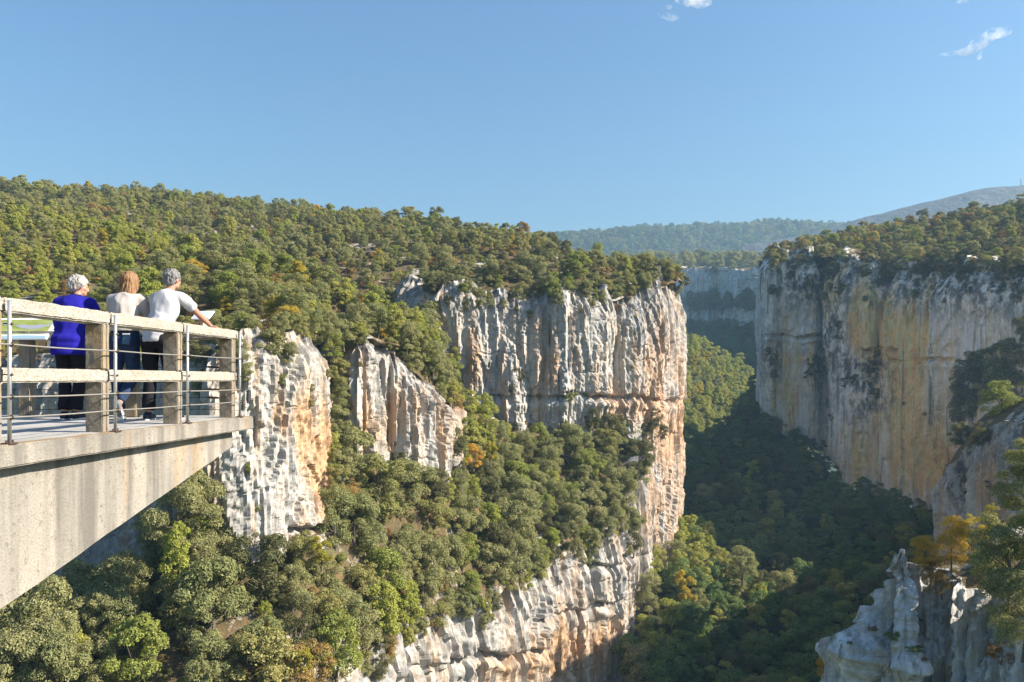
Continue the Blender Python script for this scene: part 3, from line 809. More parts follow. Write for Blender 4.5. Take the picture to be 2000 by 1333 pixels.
# --- the oak slope: every tree its own
slope_pts = scatter('oak_slope', 3.05, 8)
slope_pts = [p for p in slope_pts if p[4] < 1420 and not (p[3] < 320 and p[4] < 1215) and not (715 < p[3] < 885 and p[4] < 968) and not (440 < p[3] < 650 and p[4] < 1095) and not (915 < p[3] < 1130 and p[4] < 880)]
print('oak slope trees', len(slope_pts))
slope_pts.sort(key=lambda p: p[1])
slope_pts = slope_pts[:270]
for x, y, z, px, py in slope_pts:
    green = 915 < px < 1010 and py < 900
    k = 'bright' if green else pick([('oak', 9), ('oak_dark', 1.4), ('bright', .8), ('olive', 1.2)])
    s = U(3.8, 6.6) + 1.2 * rng.random() ** 3
    if k == 'bright':
        plant('deciduous_tree', k, (x, y, z - .3), s * .85, 'lime green broadleaf tree among grey green oaks on the steep slope below the cliffs', 'tree', 'lime green trees on the oak slope', U(.9, 1.15))
    else:
        lab = {'oak': 'rounded grey green holm oak crowded among others on the steep slope below the cliffs', 'oak_dark': 'dark green holm oak in the crowd of trees on the steep slope below the cliffs',
               'olive': 'brownish olive oak in the crowd of trees on the steep slope below the cliffs'}[k]
        plant('holm_oak', k, (x, y, z - .3), s, lab, 'tree', {'oak': 'grey green oaks', 'oak_dark': 'dark oaks', 'olive': 'brownish oaks'}[k] + ' on the steep slope', U(.8, 1.2))
pts = []
for x, y, z, px, py in scatter('oak_slope', 1.5, 9, dens=lambda px, py, P: np.where((px > 650) & (px < 900) & (py < 1020), 1., .6)):
    if py > 1420: continue
    pts.append((x, y, z - .1, pick([('rust', 3.5), ('olive', 4), ('orange', .4), ('oak', 4), ('bright', 1.5), ('oak_dark', 2)]), U(.9, 2.3), U(.6, 1.)))
wood('undergrowth', pts, 'rusty brown and green undergrowth between the oaks on the steep slope', 'undergrowth')

# --- gorge
pts = []
for x, y, z, px, py in scatter('gorge_slope', 4.1, 10):
    if px < 1180: continue
    k = pick([('lush', 8), ('bright', 1.6), ('oak_dark', 2.4), ('oak', 1.2)])
    pts.append((x, y, z - .4, k, U(4.5, 7.6), U(.75, 1.1)))
wood('gorge_wood', pts, 'dark green wood filling the shaded side of the gorge', 'woodland')
FOOT = []
for x, y, z, px, py in scatter('prow_foot', 3.9, 12):
    if px > 1480: continue
    k = pick([('lush', 3.0), ('bright', 6), ('oak', 1.0), ('olive', .3)])
    n_, lab, g_ = {'lush': ('deciduous_tree', 'deep green broadleaf tree at the foot of the limestone prow', 'deep green trees at the foot of the prow'),
                   'bright': ('deciduous_tree', 'sunlit fresh green broadleaf tree at the foot of the limestone prow', 'fresh green trees at the foot of the prow'),
                   'oak': ('holm_oak', 'grey green oak at the foot of the limestone prow', 'grey green oaks at the foot of the prow'),
                   'olive': ('holm_oak', 'brownish oak at the foot of the limestone prow', 'brownish oaks at the foot of the prow')}[k]
    plant(n_, k, (x, y, z - .4), U(5, 7.5), lab, 'tree', g_, U(.85, 1.15))
pts = []
for x, y, z, px, py in scatter('far_slope', 4.3, 13):
    if not 1290 < px < 1560: continue
    pts.append((x, y, z - .5, pick([('bright', 8), ('lush', .8), ('oak', 1.0), ('yellow', 1.2)]), U(5, 9), U(.75, 1.1)))
for x, y, z, px, py in scatter('far_valley', 7.5, 14):
    if not 1290 < px < 1560: continue
    pts.append((x, y, z - .5, pick([('lush', 4), ('oak_dark', 4)]), U(7, 11), U(.75, 1.1)))
for x, y, z, px, py in scatter('far_plateau', 11, 15):
    if not 1200 < px < 1640: continue
    pts.append((x, y, z - .5, pick([('oak', 4), ('olive', 4), ('bright', 1)]), U(8, 13), U(.7, 1)))
rf = random.Random(8)
for _ in range(230):
    a, b = rf.choice([((575, 612), 1.0), ((578, 606), 1.), ((632, 655), .8), ((655, 680), 1.)])
    px, py = rf.uniform(1345, 1495), rf.triangular(a[0], a[1])
    if px > 1420 and 612 < py < 655 and rf.random() < .7: continue
    h = drop(px, py)
    if h and h[0].y > 560: pts.append((h[0].x, h[0].y - 1, h[0].z - 3, pick([('lush', 4), ('oak_dark', 4)]), rf.uniform(5, 10), .9))
wood('far_wood', pts, 'distant trees on the slopes at the head of the gorge', 'woodland')
pts = []
for x, y, z, px, py in scatter('far_hill', 10, 16, dens=lambda px, py, P: .9 + 0 * px):
    if not 1060 < px < 1760: continue
    pts.append((x, y, z - .5, pick([('oak_dark', 4), ('lush', 3), ('oak', 2), ('olive', 1)]), U(8, 14), U(.55, .85)))
wood('ridge_wood', pts, 'blue hazed wood covering the long ridge on the horizon', 'woodland')
pts = []
for x, y, z, px, py in scatter('right_plateau', 4.4, 17):
    if px < 1500: continue
    k = pick([('olive', 4), ('oak', 3.5), ('oak_dark', 2.5), ('rust', 1), ('bright', .8), ('orange', .4)])
    pts.append((x, y, z - .3, k, U(2.8, 6.0), U(.65, 1.0)))
for x, y, z, px, py in scatter('right_plateau', 2.6, 18, dens=lambda px, py, P: .6 + 0 * px):
    pts.append((x, y, z - .2, pick([('rust', 3), ('olive', 3), ('oak_dark', 2)]), U(1.4, 3.), U(.6, .9)))
wood('plateau_wood', pts, 'dark rounded scrub on top of the right hand wall', 'woodland')


# --- shrubs that grow on the rock, each placed where the photo shows it
def on_rock(items, name, kind_default, label, cat, group):
    for it in items:
        px, py, w = it[:3]
        k = it[3] if len(it) > 3 else kind_default
        h = drop(px, py)
        if h is None: print('nothing at', px, py); continue
        size = w * h[0].y / F
        p = h[0] - Vector((0, 0, .32 * size))
        plant(name, k, p, size, label, cat, group, U(.8, 1.1), .25)


on_rock([(1118, 545, 62), (1170, 562, 34), (1090, 592, 30), (1005, 545, 44), (1040, 540, 60), (950, 555, 44), (905, 575, 36), (935, 590, 40), (880, 545, 40), (1220, 545, 40), (1205, 580, 28), (1225, 575, 26), (1300, 545, 48, 'oak_dark'),
         (1265, 525, 40), (1160, 520, 44), (1020, 520, 50), (870, 520, 50), (820, 520, 46), (1250, 560, 26), (1060, 575, 20), (985, 600, 16), (1180, 590, 22), (975, 560, 26)],
        'cliff_shrub', 'oak', 'green shrub rooted in the broken rim of the main cliff', 'shrub', 'shrubs on the rim of the main cliff')
on_rock([(1012, 742, 34, 'oak_dark'), (1000, 762, 22, 'oak_dark'), (1122, 772, 26), (1112, 785, 20), (1232, 720, 10), (1135, 610, 10, 'bright'), (1240, 655, 9), (1085, 700, 9), (1140, 770, 18, 'olive')],
        'cliff_shrub', 'oak', 'small shrub clinging to a ledge halfway down the main cliff', 'shrub', 'shrubs on the ledges of the main cliff')
on_rock([(1248, 905, 54), (1236, 888, 46), (1264, 902, 40), (1240, 930, 40), (1180, 850, 60), (1215, 845, 50), (1255, 850, 44), (1290, 850, 30), (1165, 880, 50), (1225, 890, 50), (1245, 935, 50), (1200, 925, 44), (1275, 830, 36), (1150, 830, 36)],
        'cliff_shrub', 'oak_dark', 'dark shrub on the broken ledges under the prow', 'shrub', 'dark shrubs under the prow')
on_rock([(668, 655, 60), (690, 648, 50), (652, 648, 44), (642, 668, 40), (400, 715, 60, 'oak_dark'), (435, 700, 50, 'oak_dark'), (388, 765, 40), (372, 700, 40, 'oak_dark'), (530, 690, 60), (560, 700, 40), (548, 745, 26), (640, 735, 20), (605, 790, 22, 'olive'), (470, 700, 44), (480, 735, 40), (668, 700, 44), (672, 740, 44), (680, 770, 40), (662, 720, 40), (664, 765, 44), (668, 800, 44), (662, 850, 44), (668, 890, 50, 'bright'), (660, 940, 46), (655, 975, 46), (672, 835, 40, 'olive'), (684, 800, 30), (690, 850, 36), (660, 820, 30, 'bright'), (660, 870, 40), (655, 920, 36),
         (705, 715, 14), (502, 995, 20, 'olive'), (485, 920, 16), (705, 860, 34, 'bright'), (690, 895, 44), (738, 962, 50), (762, 985, 52), (716, 940, 46), (785, 1000, 56), (702, 985, 50), (750, 1010, 50, 'olive'), (730, 1000, 44, 'bright'), (800, 985, 44), (610, 760, 14), (520, 860, 12, 'olive'), (275, 985, 30, 'olive'), (390, 945, 36, 'rust')],
        'cliff_shrub', 'oak', 'bushy shrub clinging to the near limestone cliffs', 'shrub', 'shrubs on the near cliffs')
on_rock([(820, 680, 50), (850, 665, 50, 'bright'), (835, 705, 55), (860, 720, 50), (885, 715, 46, 'bright'), (800, 660, 44), (878, 750, 40), (895, 745, 36), (855, 760, 36), (900, 780, 26), (840, 630, 44), (770, 640, 60, 'bright'), (720, 610, 60, 'bright'), (760, 600, 50, 'yellow')],
        'gully_tree', 'oak', 'leafy tree in the gully between the ribbed buttress and the main cliff', 'tree', 'trees in the gully beside the ribbed buttress')
on_rock([(1505, 705, 26), (1512, 735, 22), (1500, 690, 16), (1590, 715, 30), (1585, 740, 28), (1640, 660, 22), (1640, 640, 18), (1700, 725, 28), (1715, 708, 36), (1660, 745, 26), (1650, 755, 22), (1710, 775, 22), (1700, 750, 20), (1625, 820, 16),
         (1612, 880, 22), (1845, 592, 12), (1560, 520, 40), (1600, 520, 40), (1625, 540, 34), (1640, 570, 26), (1580, 555, 26), (1545, 545, 24), (1690, 535, 30), (1735, 545, 40), (1800, 545, 44), (1850, 540, 34), (1880, 545, 40), (1985, 590, 24),
         (1805, 810, 10), (1765, 790, 8), (1905, 745, 40), (1880, 760, 44), (1960, 545, 36)],
        'cliff_shrub', 'oak_dark', 'dark shrub dotted on the face of the right hand wall', 'shrub', 'shrubs on the right hand wall')
on_rock([(1895, 775, 95), (1945, 770, 90, 'oak'), (1900, 830, 80), (1960, 800, 80, 'oak'), (1985, 740, 90), (1930, 735, 90), (2020, 700, 100), (1885, 860, 50), (1925, 860, 50), (1990, 770, 60, 'bright')],
        'spur_tree', 'oak_dark', 'broad tree on top of the pale rock spur', 'tree', 'trees on top of the rock spur')
on_rock([(1882, 940, 16), (1885, 965, 14), (1930, 950, 14)], 'cliff_shrub', 'oak_dark', 'dark tuft in a crack of the pale rock spur', 'shrub', 'tufts on the rock spur')


rr = random.Random(21)
its = []
for _ in range(64):
    px = rr.uniform(835, 1325); rim = np.interp(px, (835, 900, 1000, 1130, 1230, 1335), (560, 545, 560, 570, 565, 530))
    dy = rr.uniform(-14, 6) + 55 * rr.random() ** 2.6
    its.append((px, rim + dy, rr.uniform(12, 40) * (1 if dy < 22 else .6), rr.choice(['oak', 'oak', 'oak', 'oak_dark', 'olive', 'rust'])))
on_rock(its, 'cliff_shrub', 'oak', 'green shrub rooted in the broken rim of the main cliff', 'shrub', 'shrubs on the rim of the main cliff')
its = []
for _ in range(70):
    px = rr.uniform(1500, 2000); rim = np.interp(px, (1500, 1545, 1640, 1720, 1850, 2000), (490, 492, 505, 520, 522, 516))
    dy = rr.uniform(-12, 8) + (110 if px < 1700 else 60) * rr.random() ** 2
    its.append((px, rim + dy, rr.uniform(8, 34) * (1 if dy < 25 else .55), rr.choice(['oak', 'oak_dark', 'oak_dark', 'olive'])))
on_rock(its, 'cliff_shrub', 'oak_dark', 'dark shrub dotted on the face of the right hand wall', 'shrub', 'shrubs on the right hand wall')
its = []
for _ in range(46):
    px = rr.uniform(690, 1240); rim = np.interp(px, (680, 770, 870, 960, 1040, 1130, 1240), (1312, 1230, 1197, 1160, 1107, 1070, 1017))
    its.append((px, rim + rr.uniform(-6, 10) + 60 * rr.random() ** 2.2, rr.uniform(16, 52), rr.choice(['oak', 'oak', 'olive', 'oak_dark', 'bright'])))
on_rock(its, 'cliff_shrub', 'oak', 'shrub hanging over the brink of the lower limestone wall', 'shrub', 'shrubs along the brink of the lower wall')
its = [(rr.uniform(690, 900), 0, rr.uniform(20, 46), rr.choice(['oak', 'oak', 'bright', 'olive'])) for _ in range(22)]
its = [(a, np.interp(a, (690, 740, 800, 850, 900), (650, 652, 690, 745, 790)) + rr.uniform(-14, 16), w, k) for a, _, w, k in its]
on_rock(its, 'gully_tree', 'oak', 'leafy tree in the gully between the ribbed buttress and the main cliff', 'tree', 'trees in the gully beside the ribbed buttress')


# --- single trees that stand out
def one(px, py, w, kind, name, label, cat='tree', sq=1.0, up=.4, Y=None):
    if Y is None:
        h = drop(px, py)
        p = h[0]
    else:
        p = Vector(at(px, py, Y))
    size = w * p.y / F
    return plant(name, kind, p - Vector((0, 0, up * size)), size, label, cat, None, sq)


for px, py, w, Y, k in ((700, 665, 62, 112, 'oak'), (738, 662, 60, 115, 'oak'), (772, 668, 50, 116, 'bright'), (795, 690, 52, 116, 'oak'), (820, 708, 56, 118, 'olive'), (846, 735, 60, 121, 'oak'), (868, 765, 52, 124, 'oak'), (884, 795, 44, 127, 'bright'),
                          (690, 690, 40, 110, 'oak'), (652, 705, 50, 103, 'oak'), (660, 755, 50, 104, 'olive'), (666, 805, 52, 104, 'oak'), (658, 855, 55, 102, 'oak'), (652, 905, 50, 100, 'bright'), (672, 682, 50, 107, 'oak'), (648, 955, 55, 99, 'oak'), (670, 940, 64, 100, 'oak'), (682, 960, 56, 101, 'oak'), (664, 965, 50, 97, 'olive'), (808, 735, 40, 115.5, 'oak'), (860, 790, 36, 119.5, 'oak'), (640, 665, 50, 99, 'oak'), (615, 655, 44, 95, 'oak'), (575, 655, 40, 91, 'olive'), (520, 662, 40, 88, 'rust'), (490, 668, 44, 87, 'oak')):
    plant('gully_tree', k, Vector(at(px, py, Y)), w * Y / F, 'leafy tree leaning over the top of the near limestone buttresses', 'tree', 'trees along the top of the near buttresses')
for px, py, w, Y, k in ((425, 1110, 88, 82, 'oak'), (300, 1085, 88, 85, 'oak'), (395, 1130, 90, 80, 'oak'), (250, 1185, 80, 79, 'oak'), (165, 1165, 92, 84, 'oak'), (205, 1225, 84, 76, 'oak'), (90, 1215, 90, 80, 'oak'), (30, 1250, 90, 76, 'oak')):
    plant('holm_oak', k, Vector(at(px, py + .3 * w, Y)), w * Y / F, 'rounded grey green holm oak crowded among others on the steep slope below the cliffs', 'tree', 'grey green oaks on the steep slope', U(.9, 1.2))
one(355, 1025, 150, 'near', 'holm_oak', 'largest grey green holm oak just under the concrete beam', sq=1.1, Y=80)
one(345, 1115, 75, 'bright', 'deciduous_tree', 'bright lime tree in front of the largest oak below the beam', sq=1.35, Y=76)
one(110, 1290, 85, 'oak', 'holm_oak', 'pale silvery oak low under the beam at the bottom edge', sq=1.3, Y=70)
one(945, 835, 70, 'bright', 'deciduous_tree', 'fresh green tree at the top of the oak slope against the main cliff', Y=140, sq=1.1)
one(628, 1085, 62, 'yellow', 'deciduous_tree', 'yellow and orange leaved tree below the cave mouth', Y=86)
one(735, 1075, 50, 'bright', 'deciduous_tree', 'small lime green tree beside the rusty bushes on the oak slope', Y=104)
one(925, 895, 52, 'orange', 'deciduous_tree', 'orange tinged tree near the foot of the ribbed buttress', Y=120)
one(958, 890, 44, 'yellow', 'deciduous_tree', 'yellow leaved tree next to the orange one by the ribbed buttress', Y=122)
one(1338, 1165, 62, 'yellow', 'deciduous_tree', 'golden yellow tree among the green trees at the foot of the prow', Y=160, sq=1.2)
one(1450, 1110, 70, 'oak', 'holm_oak', 'pale rounded tree standing alone against the shaded gorge', Y=176, sq=.85)
one(590, 1300, 60, 'yellow', 'deciduous_tree', 'yellow topped bush at the lower edge of the oak slope', Y=76)
one(1858, 1065, 90, 'near_orange', 'orange_shrub', 'orange autumn shrub on top of the near rock pillar', 'shrub', 1.15, .45, 41.6)
one(1808, 1075, 70, 'near_orange', 'orange_shrub', 'smaller orange brown shrub leaning out on the gorge side of the pillar top', 'shrub', .9, .45, 41.3)
one(1898, 1035, 76, 'near_yellow', 'yellow_shrub', 'golden yellow shrub rising between the orange shrub and the oaks', 'shrub', .9, .45, 42.5)
one(1838, 1120, 90, 'near_rust', 'brown_shrub', 'brown leafed shrub hanging below the orange one on the pillar', 'shrub', 1.2, .45, 41.2)
one(1900, 1070, 70, 'near_yellow', 'yellow_shrub', 'yellow green shrub beside the orange one on the pillar', 'shrub', .9, .4, 42)
one(1935, 1005, 42, 'near_yellow', 'yellow_shrub', 'small bright yellow bush behind the pillar shrubs', 'shrub', 1, .4, 50)
one(2005, 955, 120, 'near', 'holm_oak', 'near oak leaning in at the right edge above the pillar', 'tree', 1.1, .5, 40)
one(1968, 1120, 130, 'near', 'holm_oak', 'big shaded oak covering the right end of the pillar', 'tree', 1.15, .45, 38)
one(2000, 1215, 140, 'near', 'holm_oak', 'lowest shaded oak at the right edge below the big one', 'tree', 1.1, .45, 36.5)
one(2040, 1070, 110, 'near', 'holm_oak', 'pale topped oak at the right edge between the two big ones', 'tree', 1.1, .45, 37)
one(1915, 1085, 60, 'near_lush', 'green_shrub', 'low deep green shrub between the yellow shrub and the big oak', 'shrub', .8, .45, 41)
one(1608, 1305, 34, 'near_orange', 'orange_shrub', 'little orange bush at the left foot of the pillar', 'shrub', 1.2, .5, 48)
one(1955, 1265, 60, 'near_rust', 'brown_shrub', 'rusty brown bush low on the pillar under the oaks', 'shrub', .9, .5, 38)
for px, py, w, k in ((1705, 1225, 26, 'near_rust'), (1745, 1240, 38, 'near_lush'), (1785, 1265, 40, 'near_lush'), (1803, 1285, 22, 'near_rust'), (1800, 1210, 14, 'near_rust'), (1660, 1255, 14, 'near_lush')):
    h = drop(px, py)
    plant('moss_cushion', k, h[0] - Vector((0, 0, .25 * w * h[0].y / F)), w * h[0].y / F, 'mossy cushion on a ledge of the grey pillar', 'plant', 'mossy cushions on the pillar', .5)
print('individual plants', N_TREE, 'at', round(time.time() - T0, 1))
# ------------------------------------------------------------------ viewing platform
t = NT('concrete')
n1 = t.noise(t.pos((.9, .9, .9), obj=True), 1, 6, .65)
n2 = t.noise(t.pos((3.2, 3.2, .25), (4, 1, 7), obj=True), 1, 5, .6)
n3 = t.noise(t.pos((60, 60, 60), obj=True), 1, 4, .75)
n4 = t.noise(t.pos((14, 14, 14), (3, 3, 8), obj=True), 1, 5, .7)
c = t.mix(t.ramp(n1, [(.35, 0.), (.65, 1.)]), (.37, .333, .285), (.29, .268, .235))
c = t.mix(t.ramp(n2, [(.42, 0.), (.62, .85)]), c, (.13, .122, .11))
c = t.mix(t.ramp(t.noise(t.pos((2.2, 2.2, .3), (9, 2, 5), obj=True), 1, 4, .6), [(.58, 0.), (.7, .6)]), c, (.44, .30, .17))
c = t.mix(t.ramp(n4, [(.56, 0.), (.66, .75)]), c, (.15, .13, .11))
c = t.mix(t.ramp(n3, [(.38, .6), (.5, 0.)]), c, (.16, .145, .125))
cz = t.node('ShaderNodeSeparateXYZ'); t.l.new(t.pos(obj=True), cz.inputs[0])
drip = t.noise(t.pos((2.6, 2.6, .12), (1, 5, 2), obj=True), 1, 5, .65)
dz = t.math('ADD', t.math('MULTIPLY', cz.outputs['Z'], .8), t.math('MULTIPLY', drip, 1.6))
c = t.mix(t.math('MULTIPLY', t.ramp(dz, [(.18, 0.), (.62, 1.)]), .55), c, (.12, .115, .105))
M['concrete'] = t.surf(c, .93, .15, t.math('ADD', n3, t.math('MULTIPLY', n4, 1.5)), .5, .02)
t = NT('aggregate_concrete')
v1 = t.node('ShaderNodeTexVoronoi', ins={'Scale': 90.}); t.l.new(t.pos(obj=True), v1.inputs['Vector'])
n1 = t.noise(t.pos((9, 9, 9), obj=True), 1, 6, .7)
n3 = t.noise(t.pos((70, 70, 70), obj=True), 1, 4, .7)
c = t.mix(t.ramp(v1.outputs['Color'], [(.2, 0.), (.8, 1.)]), (.28, .25, .21), (.49, .445, .38))
c = t.mix(t.ramp(n1, [(.5, 0.), (.66, .5)]), c, (.27, .24, .19))
c = t.mix(t.ramp(n3, [(.34, .7), (.44, 0.)]), c, (.12, .105, .09))
M['aggregate'] = t.surf(c, .95, .15, t.math('ADD', t.math('MULTIPLY', v1.outputs['Distance'], 1.2), n3), .5, .012)
t = NT('weathered_shaded_concrete')  # mottled post concrete, also toned darker for shade on the near faces
n1 = t.noise(t.pos((7, 7, 4), obj=True), 1, 6, .7); n3 = t.noise(t.pos((80, 80, 80), obj=True), 1, 4, .7); n2 = t.noise(t.pos((3, 3, 3), (2, 8, 1), obj=True), 1, 4, .6)
c = t.mix(t.ramp(n1, [(.35, 0.), (.65, 1.)]), (.33, .285, .23), (.19, .165, .135))
c = t.mix(t.ramp(n2, [(.5, 0.), (.68, .6)]), c, (.34, .24, .12))
c = t.mix(t.ramp(n3, [(.36, .7), (.48, 0.)]), c, (.11, .1, .085))
M['weathered'] = t.surf(c, .95, .1, n3, .5, .015)
t = NT('deck_concrete')
n1 = t.noise(t.pos((1.2, 1.2, 1.2), obj=True), 1, 6, .65); n3 = t.noise(t.pos((50, 50, 50), obj=True), 1, 4, .7)
tc = t.node('ShaderNodeSeparateXYZ'); t.l.new(t.pos(obj=True), tc.inputs[0])
edge = t.ramp(t.math('ADD', tc.outputs['X'], t.math('MULTIPLY', n1, .25)), [(0., 0.), (.06, 1.)])
c = t.mix(t.ramp(n1, [(.4, 0.), (.65, 1.)]), (.40, .385, .37), (.32, .31, .29))
c = t.mix(edge, c, (.26, .18, .10))
M['deck'] = t.surf(c, .9, .2, n3, .3, .01)
t = NT('galvanised_steel')
c = t.mix(t.noise(t.pos((20, 20, 6), obj=True), 1, 4), (.52, .54, .56), (.66, .67, .68))
M['steel'] = t.surf(c, .38, .5, Metallic=.75)
t = NT('rusty_fitting'); M['fitting'] = t.surf(t.mix(t.noise(t.pos((90, 90, 90), obj=True), 1, 3), (.06, .055, .05), (.16, .10, .07)), .6, .4, Metallic=.5)
t = NT('wire_cable'); M['cable'] = t.surf(t.mix(t.noise(t.pos((30, 300, 30), obj=True), 1, 3), (.42, .39, .35), (.27, .25, .22)), .5, .5, Metallic=.5)

PZ = -.488                       # deck level below the eye
PO = Vector((-3.39, 10.45, 0)); PR = -R(4.05)
prs = np.random.RandomState(5)


def rough_box(c, size, cell, amp, seed, keep_=None):
    """A cast block with slightly worn, uneven faces and edges."""
    n = [max(1, int(round(s / cell))) for s in size]
    bm = bmesh.new()
    bmesh.ops.create_cube(bm, size=1)
    for v in bm.verts: v.co = Vector((v.co.x * size[0], v.co.y * size[1], v.co.z * size[2]))
    bmesh.ops.bevel(bm, geom=bm.edges[:], offset=min(.012, min(size) * .12), segments=2, affect='EDGES')
    for ax in range(3):
        k = n[ax]
        for i in range(1, k):
            pl = [0, 0, 0]; pl[ax] = -size[ax] / 2 + size[ax] * i / k
            no = [0, 0, 0]; no[ax] = 1
            bmesh.ops.bisect_plane(bm, geom=bm.verts[:] + bm.edges[:] + bm.faces[:], plane_co=pl, plane_no=no)
    P = np.array([v.co for v in bm.verts])
    Q = P + np.array(c)
    d = np.stack([fbm(Q[:, 0] * 9 + seed + i * 7, Q[:, 1] * 9, Q[:, 2] * 9, 3) for i in range(3)], 1) * amp
    for v, q, dd in zip(bm.verts, Q, d): v.co = Vector(q + dd)
    return bm


def place(bm, name, mat, parent, smooth=False):
    bmesh.ops.recalc_face_normals(bm, faces=bm.faces[:])
    me = bpy.data.meshes.new(name); bm.to_mesh(me); bm.free()
    if smooth: me.polygons.foreach_set('use_smooth', np.ones(len(me.polygons), bool))
    return link(name, me, mat, parent)


def at_platform(name, label, cat, group=None):
    return empty(name, PO, label, cat, group, PR)


plat = at_platform('viewing_platform', 'concrete viewing platform jutting out over the gorge on a tapered beam', 'viewing platform')
TH = .17
slab = rough_box((-4, -4.5, PZ - TH / 2), (8, 9, TH), .22, .006, 1)
for f in slab.faces: f.material_index = 1 if f.normal.z > .7 else 0
so_ = place(slab, 'deck_slab', M['concrete'], plat)
so_.data.materials.append(M['deck'])
for p in so_.data.polygons: p.material_index = 1 if (p.normal.z > .8 and p.center.z > PZ - .04) else 0


def beam(x0, x1):
    b = bmesh.new()
    prof = [(-.32, PZ - TH), (-9, PZ - TH), (-9, -2.70), (-.32, -.86)]
    n = 44
    ring = []
    for i in range(n + 1):
        y = -.32 + (-9 + .32) * i / n
        zt, zb = PZ - TH - .003, -.86 + (-2.70 + .86) * i / n
        m = 5
        ring.append([[b.verts.new((x, y, zb + (zt - zb) * j / m)) for j in range(m + 1)] for x in (x1, x0)])
    for i in range(n):
        for s in (0, 1):
            for j in range(5):
                q = (ring[i][s][j], ring[i + 1][s][j], ring[i + 1][s][j + 1], ring[i][s][j + 1])
                b.faces.new(q if s else q[::-1])
        b.faces.new((ring[i][0][0], ring[i + 1][0][0], ring[i + 1][1][0], ring[i][1][0]))
    for i in (0, n):
        for j in range(5):
            b.faces.new((ring[i][0][j], ring[i][1][j], ring[i][1][j + 1], ring[i][0][j + 1]))
    for v in b.verts:
        v.co.x += .006 * pn(v.co.y * 2, v.co.z * 2, 3.3)
        if v.co.z < PZ - TH - .05: v.co.z += .012 * pn(v.co.y * 3, v.co.x * 3, 1.1)
    return b


place(beam(-.15, -.54), 'support_beam', M['concrete'], plat)
place(beam(-5.2, -5.6), 'support_beam', M['concrete'], plat)

# concrete railing: along the side and across the front
rail = at_platform('concrete_railing', 'rough concrete railing with two horizontal bars round the viewing platform', 'railing')
RX = -.08
YS = [-.36, -1.75, -3.14, -4.53, -5.92, -7.31]
ends = [-.29] + [y for y in YS[1:]] + [-8.6]
for i in range(len(ends) - 1):
    a, b = ends[i], ends[i + 1]
    for nm, z0, z1, wd in (('top_rail', .50, .612, .22), ('middle_rail', -.03, .082, .14)):
        off = RX - wd / 2 - (0 if nm == 'top_rail' else .02)
        place(rough_box((off, (a + b) / 2, (z0 + z1) / 2), (wd, abs(a - b) - .008, z1 - z0), .05, .0045, i * 3 + len(nm)), nm, M['aggregate'], rail)
xs = [-.33, -1.75, -3.15, -4.6, -6.0, -7.6]
for i in range(len(xs) - 1):
    a, b = xs[i], xs[i + 1]
    for nm, z0, z1, wd in (('top_rail', .50, .612, .20), ('middle_rail', -.03, .082, .14)):
        place(rough_box(((a + b) / 2, -.40, (z0 + z1) / 2 - .004), (abs(a - b) - .008, wd, z1 - z0), .06, .0045, 40 + i * 3 + len(nm)), nm, M['aggregate'], rail)


def post(x, y, seed, side=True):
    bm = bmesh.new()
    for (z0, z1) in ((PZ - .004, -.033), (.085, .497)):
        for dy, th in (((-.022, .062), (.036, .038)) if side else ((0, .12),)):
            b2 = rough_box((x, y + dy, (z0 + z1) / 2), (.165, th, z1 - z0), .045, .004, seed + z1)
            me = bpy.data.meshes.new('tmp'); b2.to_mesh(me); b2.free(); bm.from_mesh(me); bpy.data.meshes.remove(me)
    return place(bm, 'post', M['weathered'], rail)  # this material has near-face shade mixed into its colour


for i, y in enumerate(YS): post(RX - .09, y - .065, i * 2.3)
for i, x in enumerate(xs[1:]): post(x + .32, -.40, 30 + i * 2.3, False)

# steel cable railing bolted outside the concrete one
st = at_platform('cable_railing', 'galvanised steel stanchions with stretched wire cables along the concrete railing', 'railing')
SX = -.035
ZC = (.255, -.135, -.288)
for y in YS:
    mb = MB()
    mb.tube([(SX, y, PZ - .002), (SX, y, .585)], .0145, 12)
    s_ = mb.build('stanchion', M['steel'], st, True)
    mb = MB()
    mb.box((SX, y, PZ + .006), (.075, .095, .011), bev=.002)
    for k in (-.035, .035): mb.tube([(SX, y + k, PZ + .01), (SX, y + k, PZ + .03)], .008, 6)
    mb.build('base_plate', M['fitting'], s_)
    for z in ZC + (.41, .03):
        mb = MB()
        if z in ZC:
            for q in range(12):
                a0, a1 = q * math.pi / 6, (q + 1) * math.pi / 6
                mb.tube([(SX + .02 + .015 * math.cos(a0), y - .005, z + .015 * math.sin(a0)), (SX + .02 + .015 * math.cos(a1), y - .005, z + .015 * math.sin(a1))], .005, 5)
            mb.tube([(SX - .02, y, z), (SX + .012, y, z)], .006, 6)
        else:
            mb.tube([(SX - .05, y, z), (SX + .024, y, z)], .006, 6); mb.ball((SX + .02, y, z), .011, n=8)
        mb.build('cable_eye', M['fitting'], s_)
for z in ZC:
    mb = MB()
    pts_ = []
    for i in range(len(YS) - 1):
        for q in range(8):
            f = q / 8
            pts_.append((SX + .02, YS[i] + (YS[i + 1] - YS[i]) * f, z - .006 * math.sin(math.pi * f)))
    pts_.append((SX + .02, YS[-1], z))
    mb.tube(pts_, .0062, 7)
    mb.build('cable', M['cable'], st, True)
for z in (.29, .15, -.135, -.24, -.39):
    mb = MB()
    mb.tube([(SX - .01, -.30, z - .02), (-.45, -.32, z), (-2.2, -.3, z - .01), (-4.3, -.3, z), (-7.5, -.3, z)], .0045, 6)
    if z in (.15, -.135, -.24):
        mb.tube([(-.30, -.315, z - .007), (-.34, -.315, z - .005), (-.46, -.32, z), (-.50, -.32, z)], [.006, .013, .013, .006], 8)
    mb.build('cable', M['fitting'], st, True)

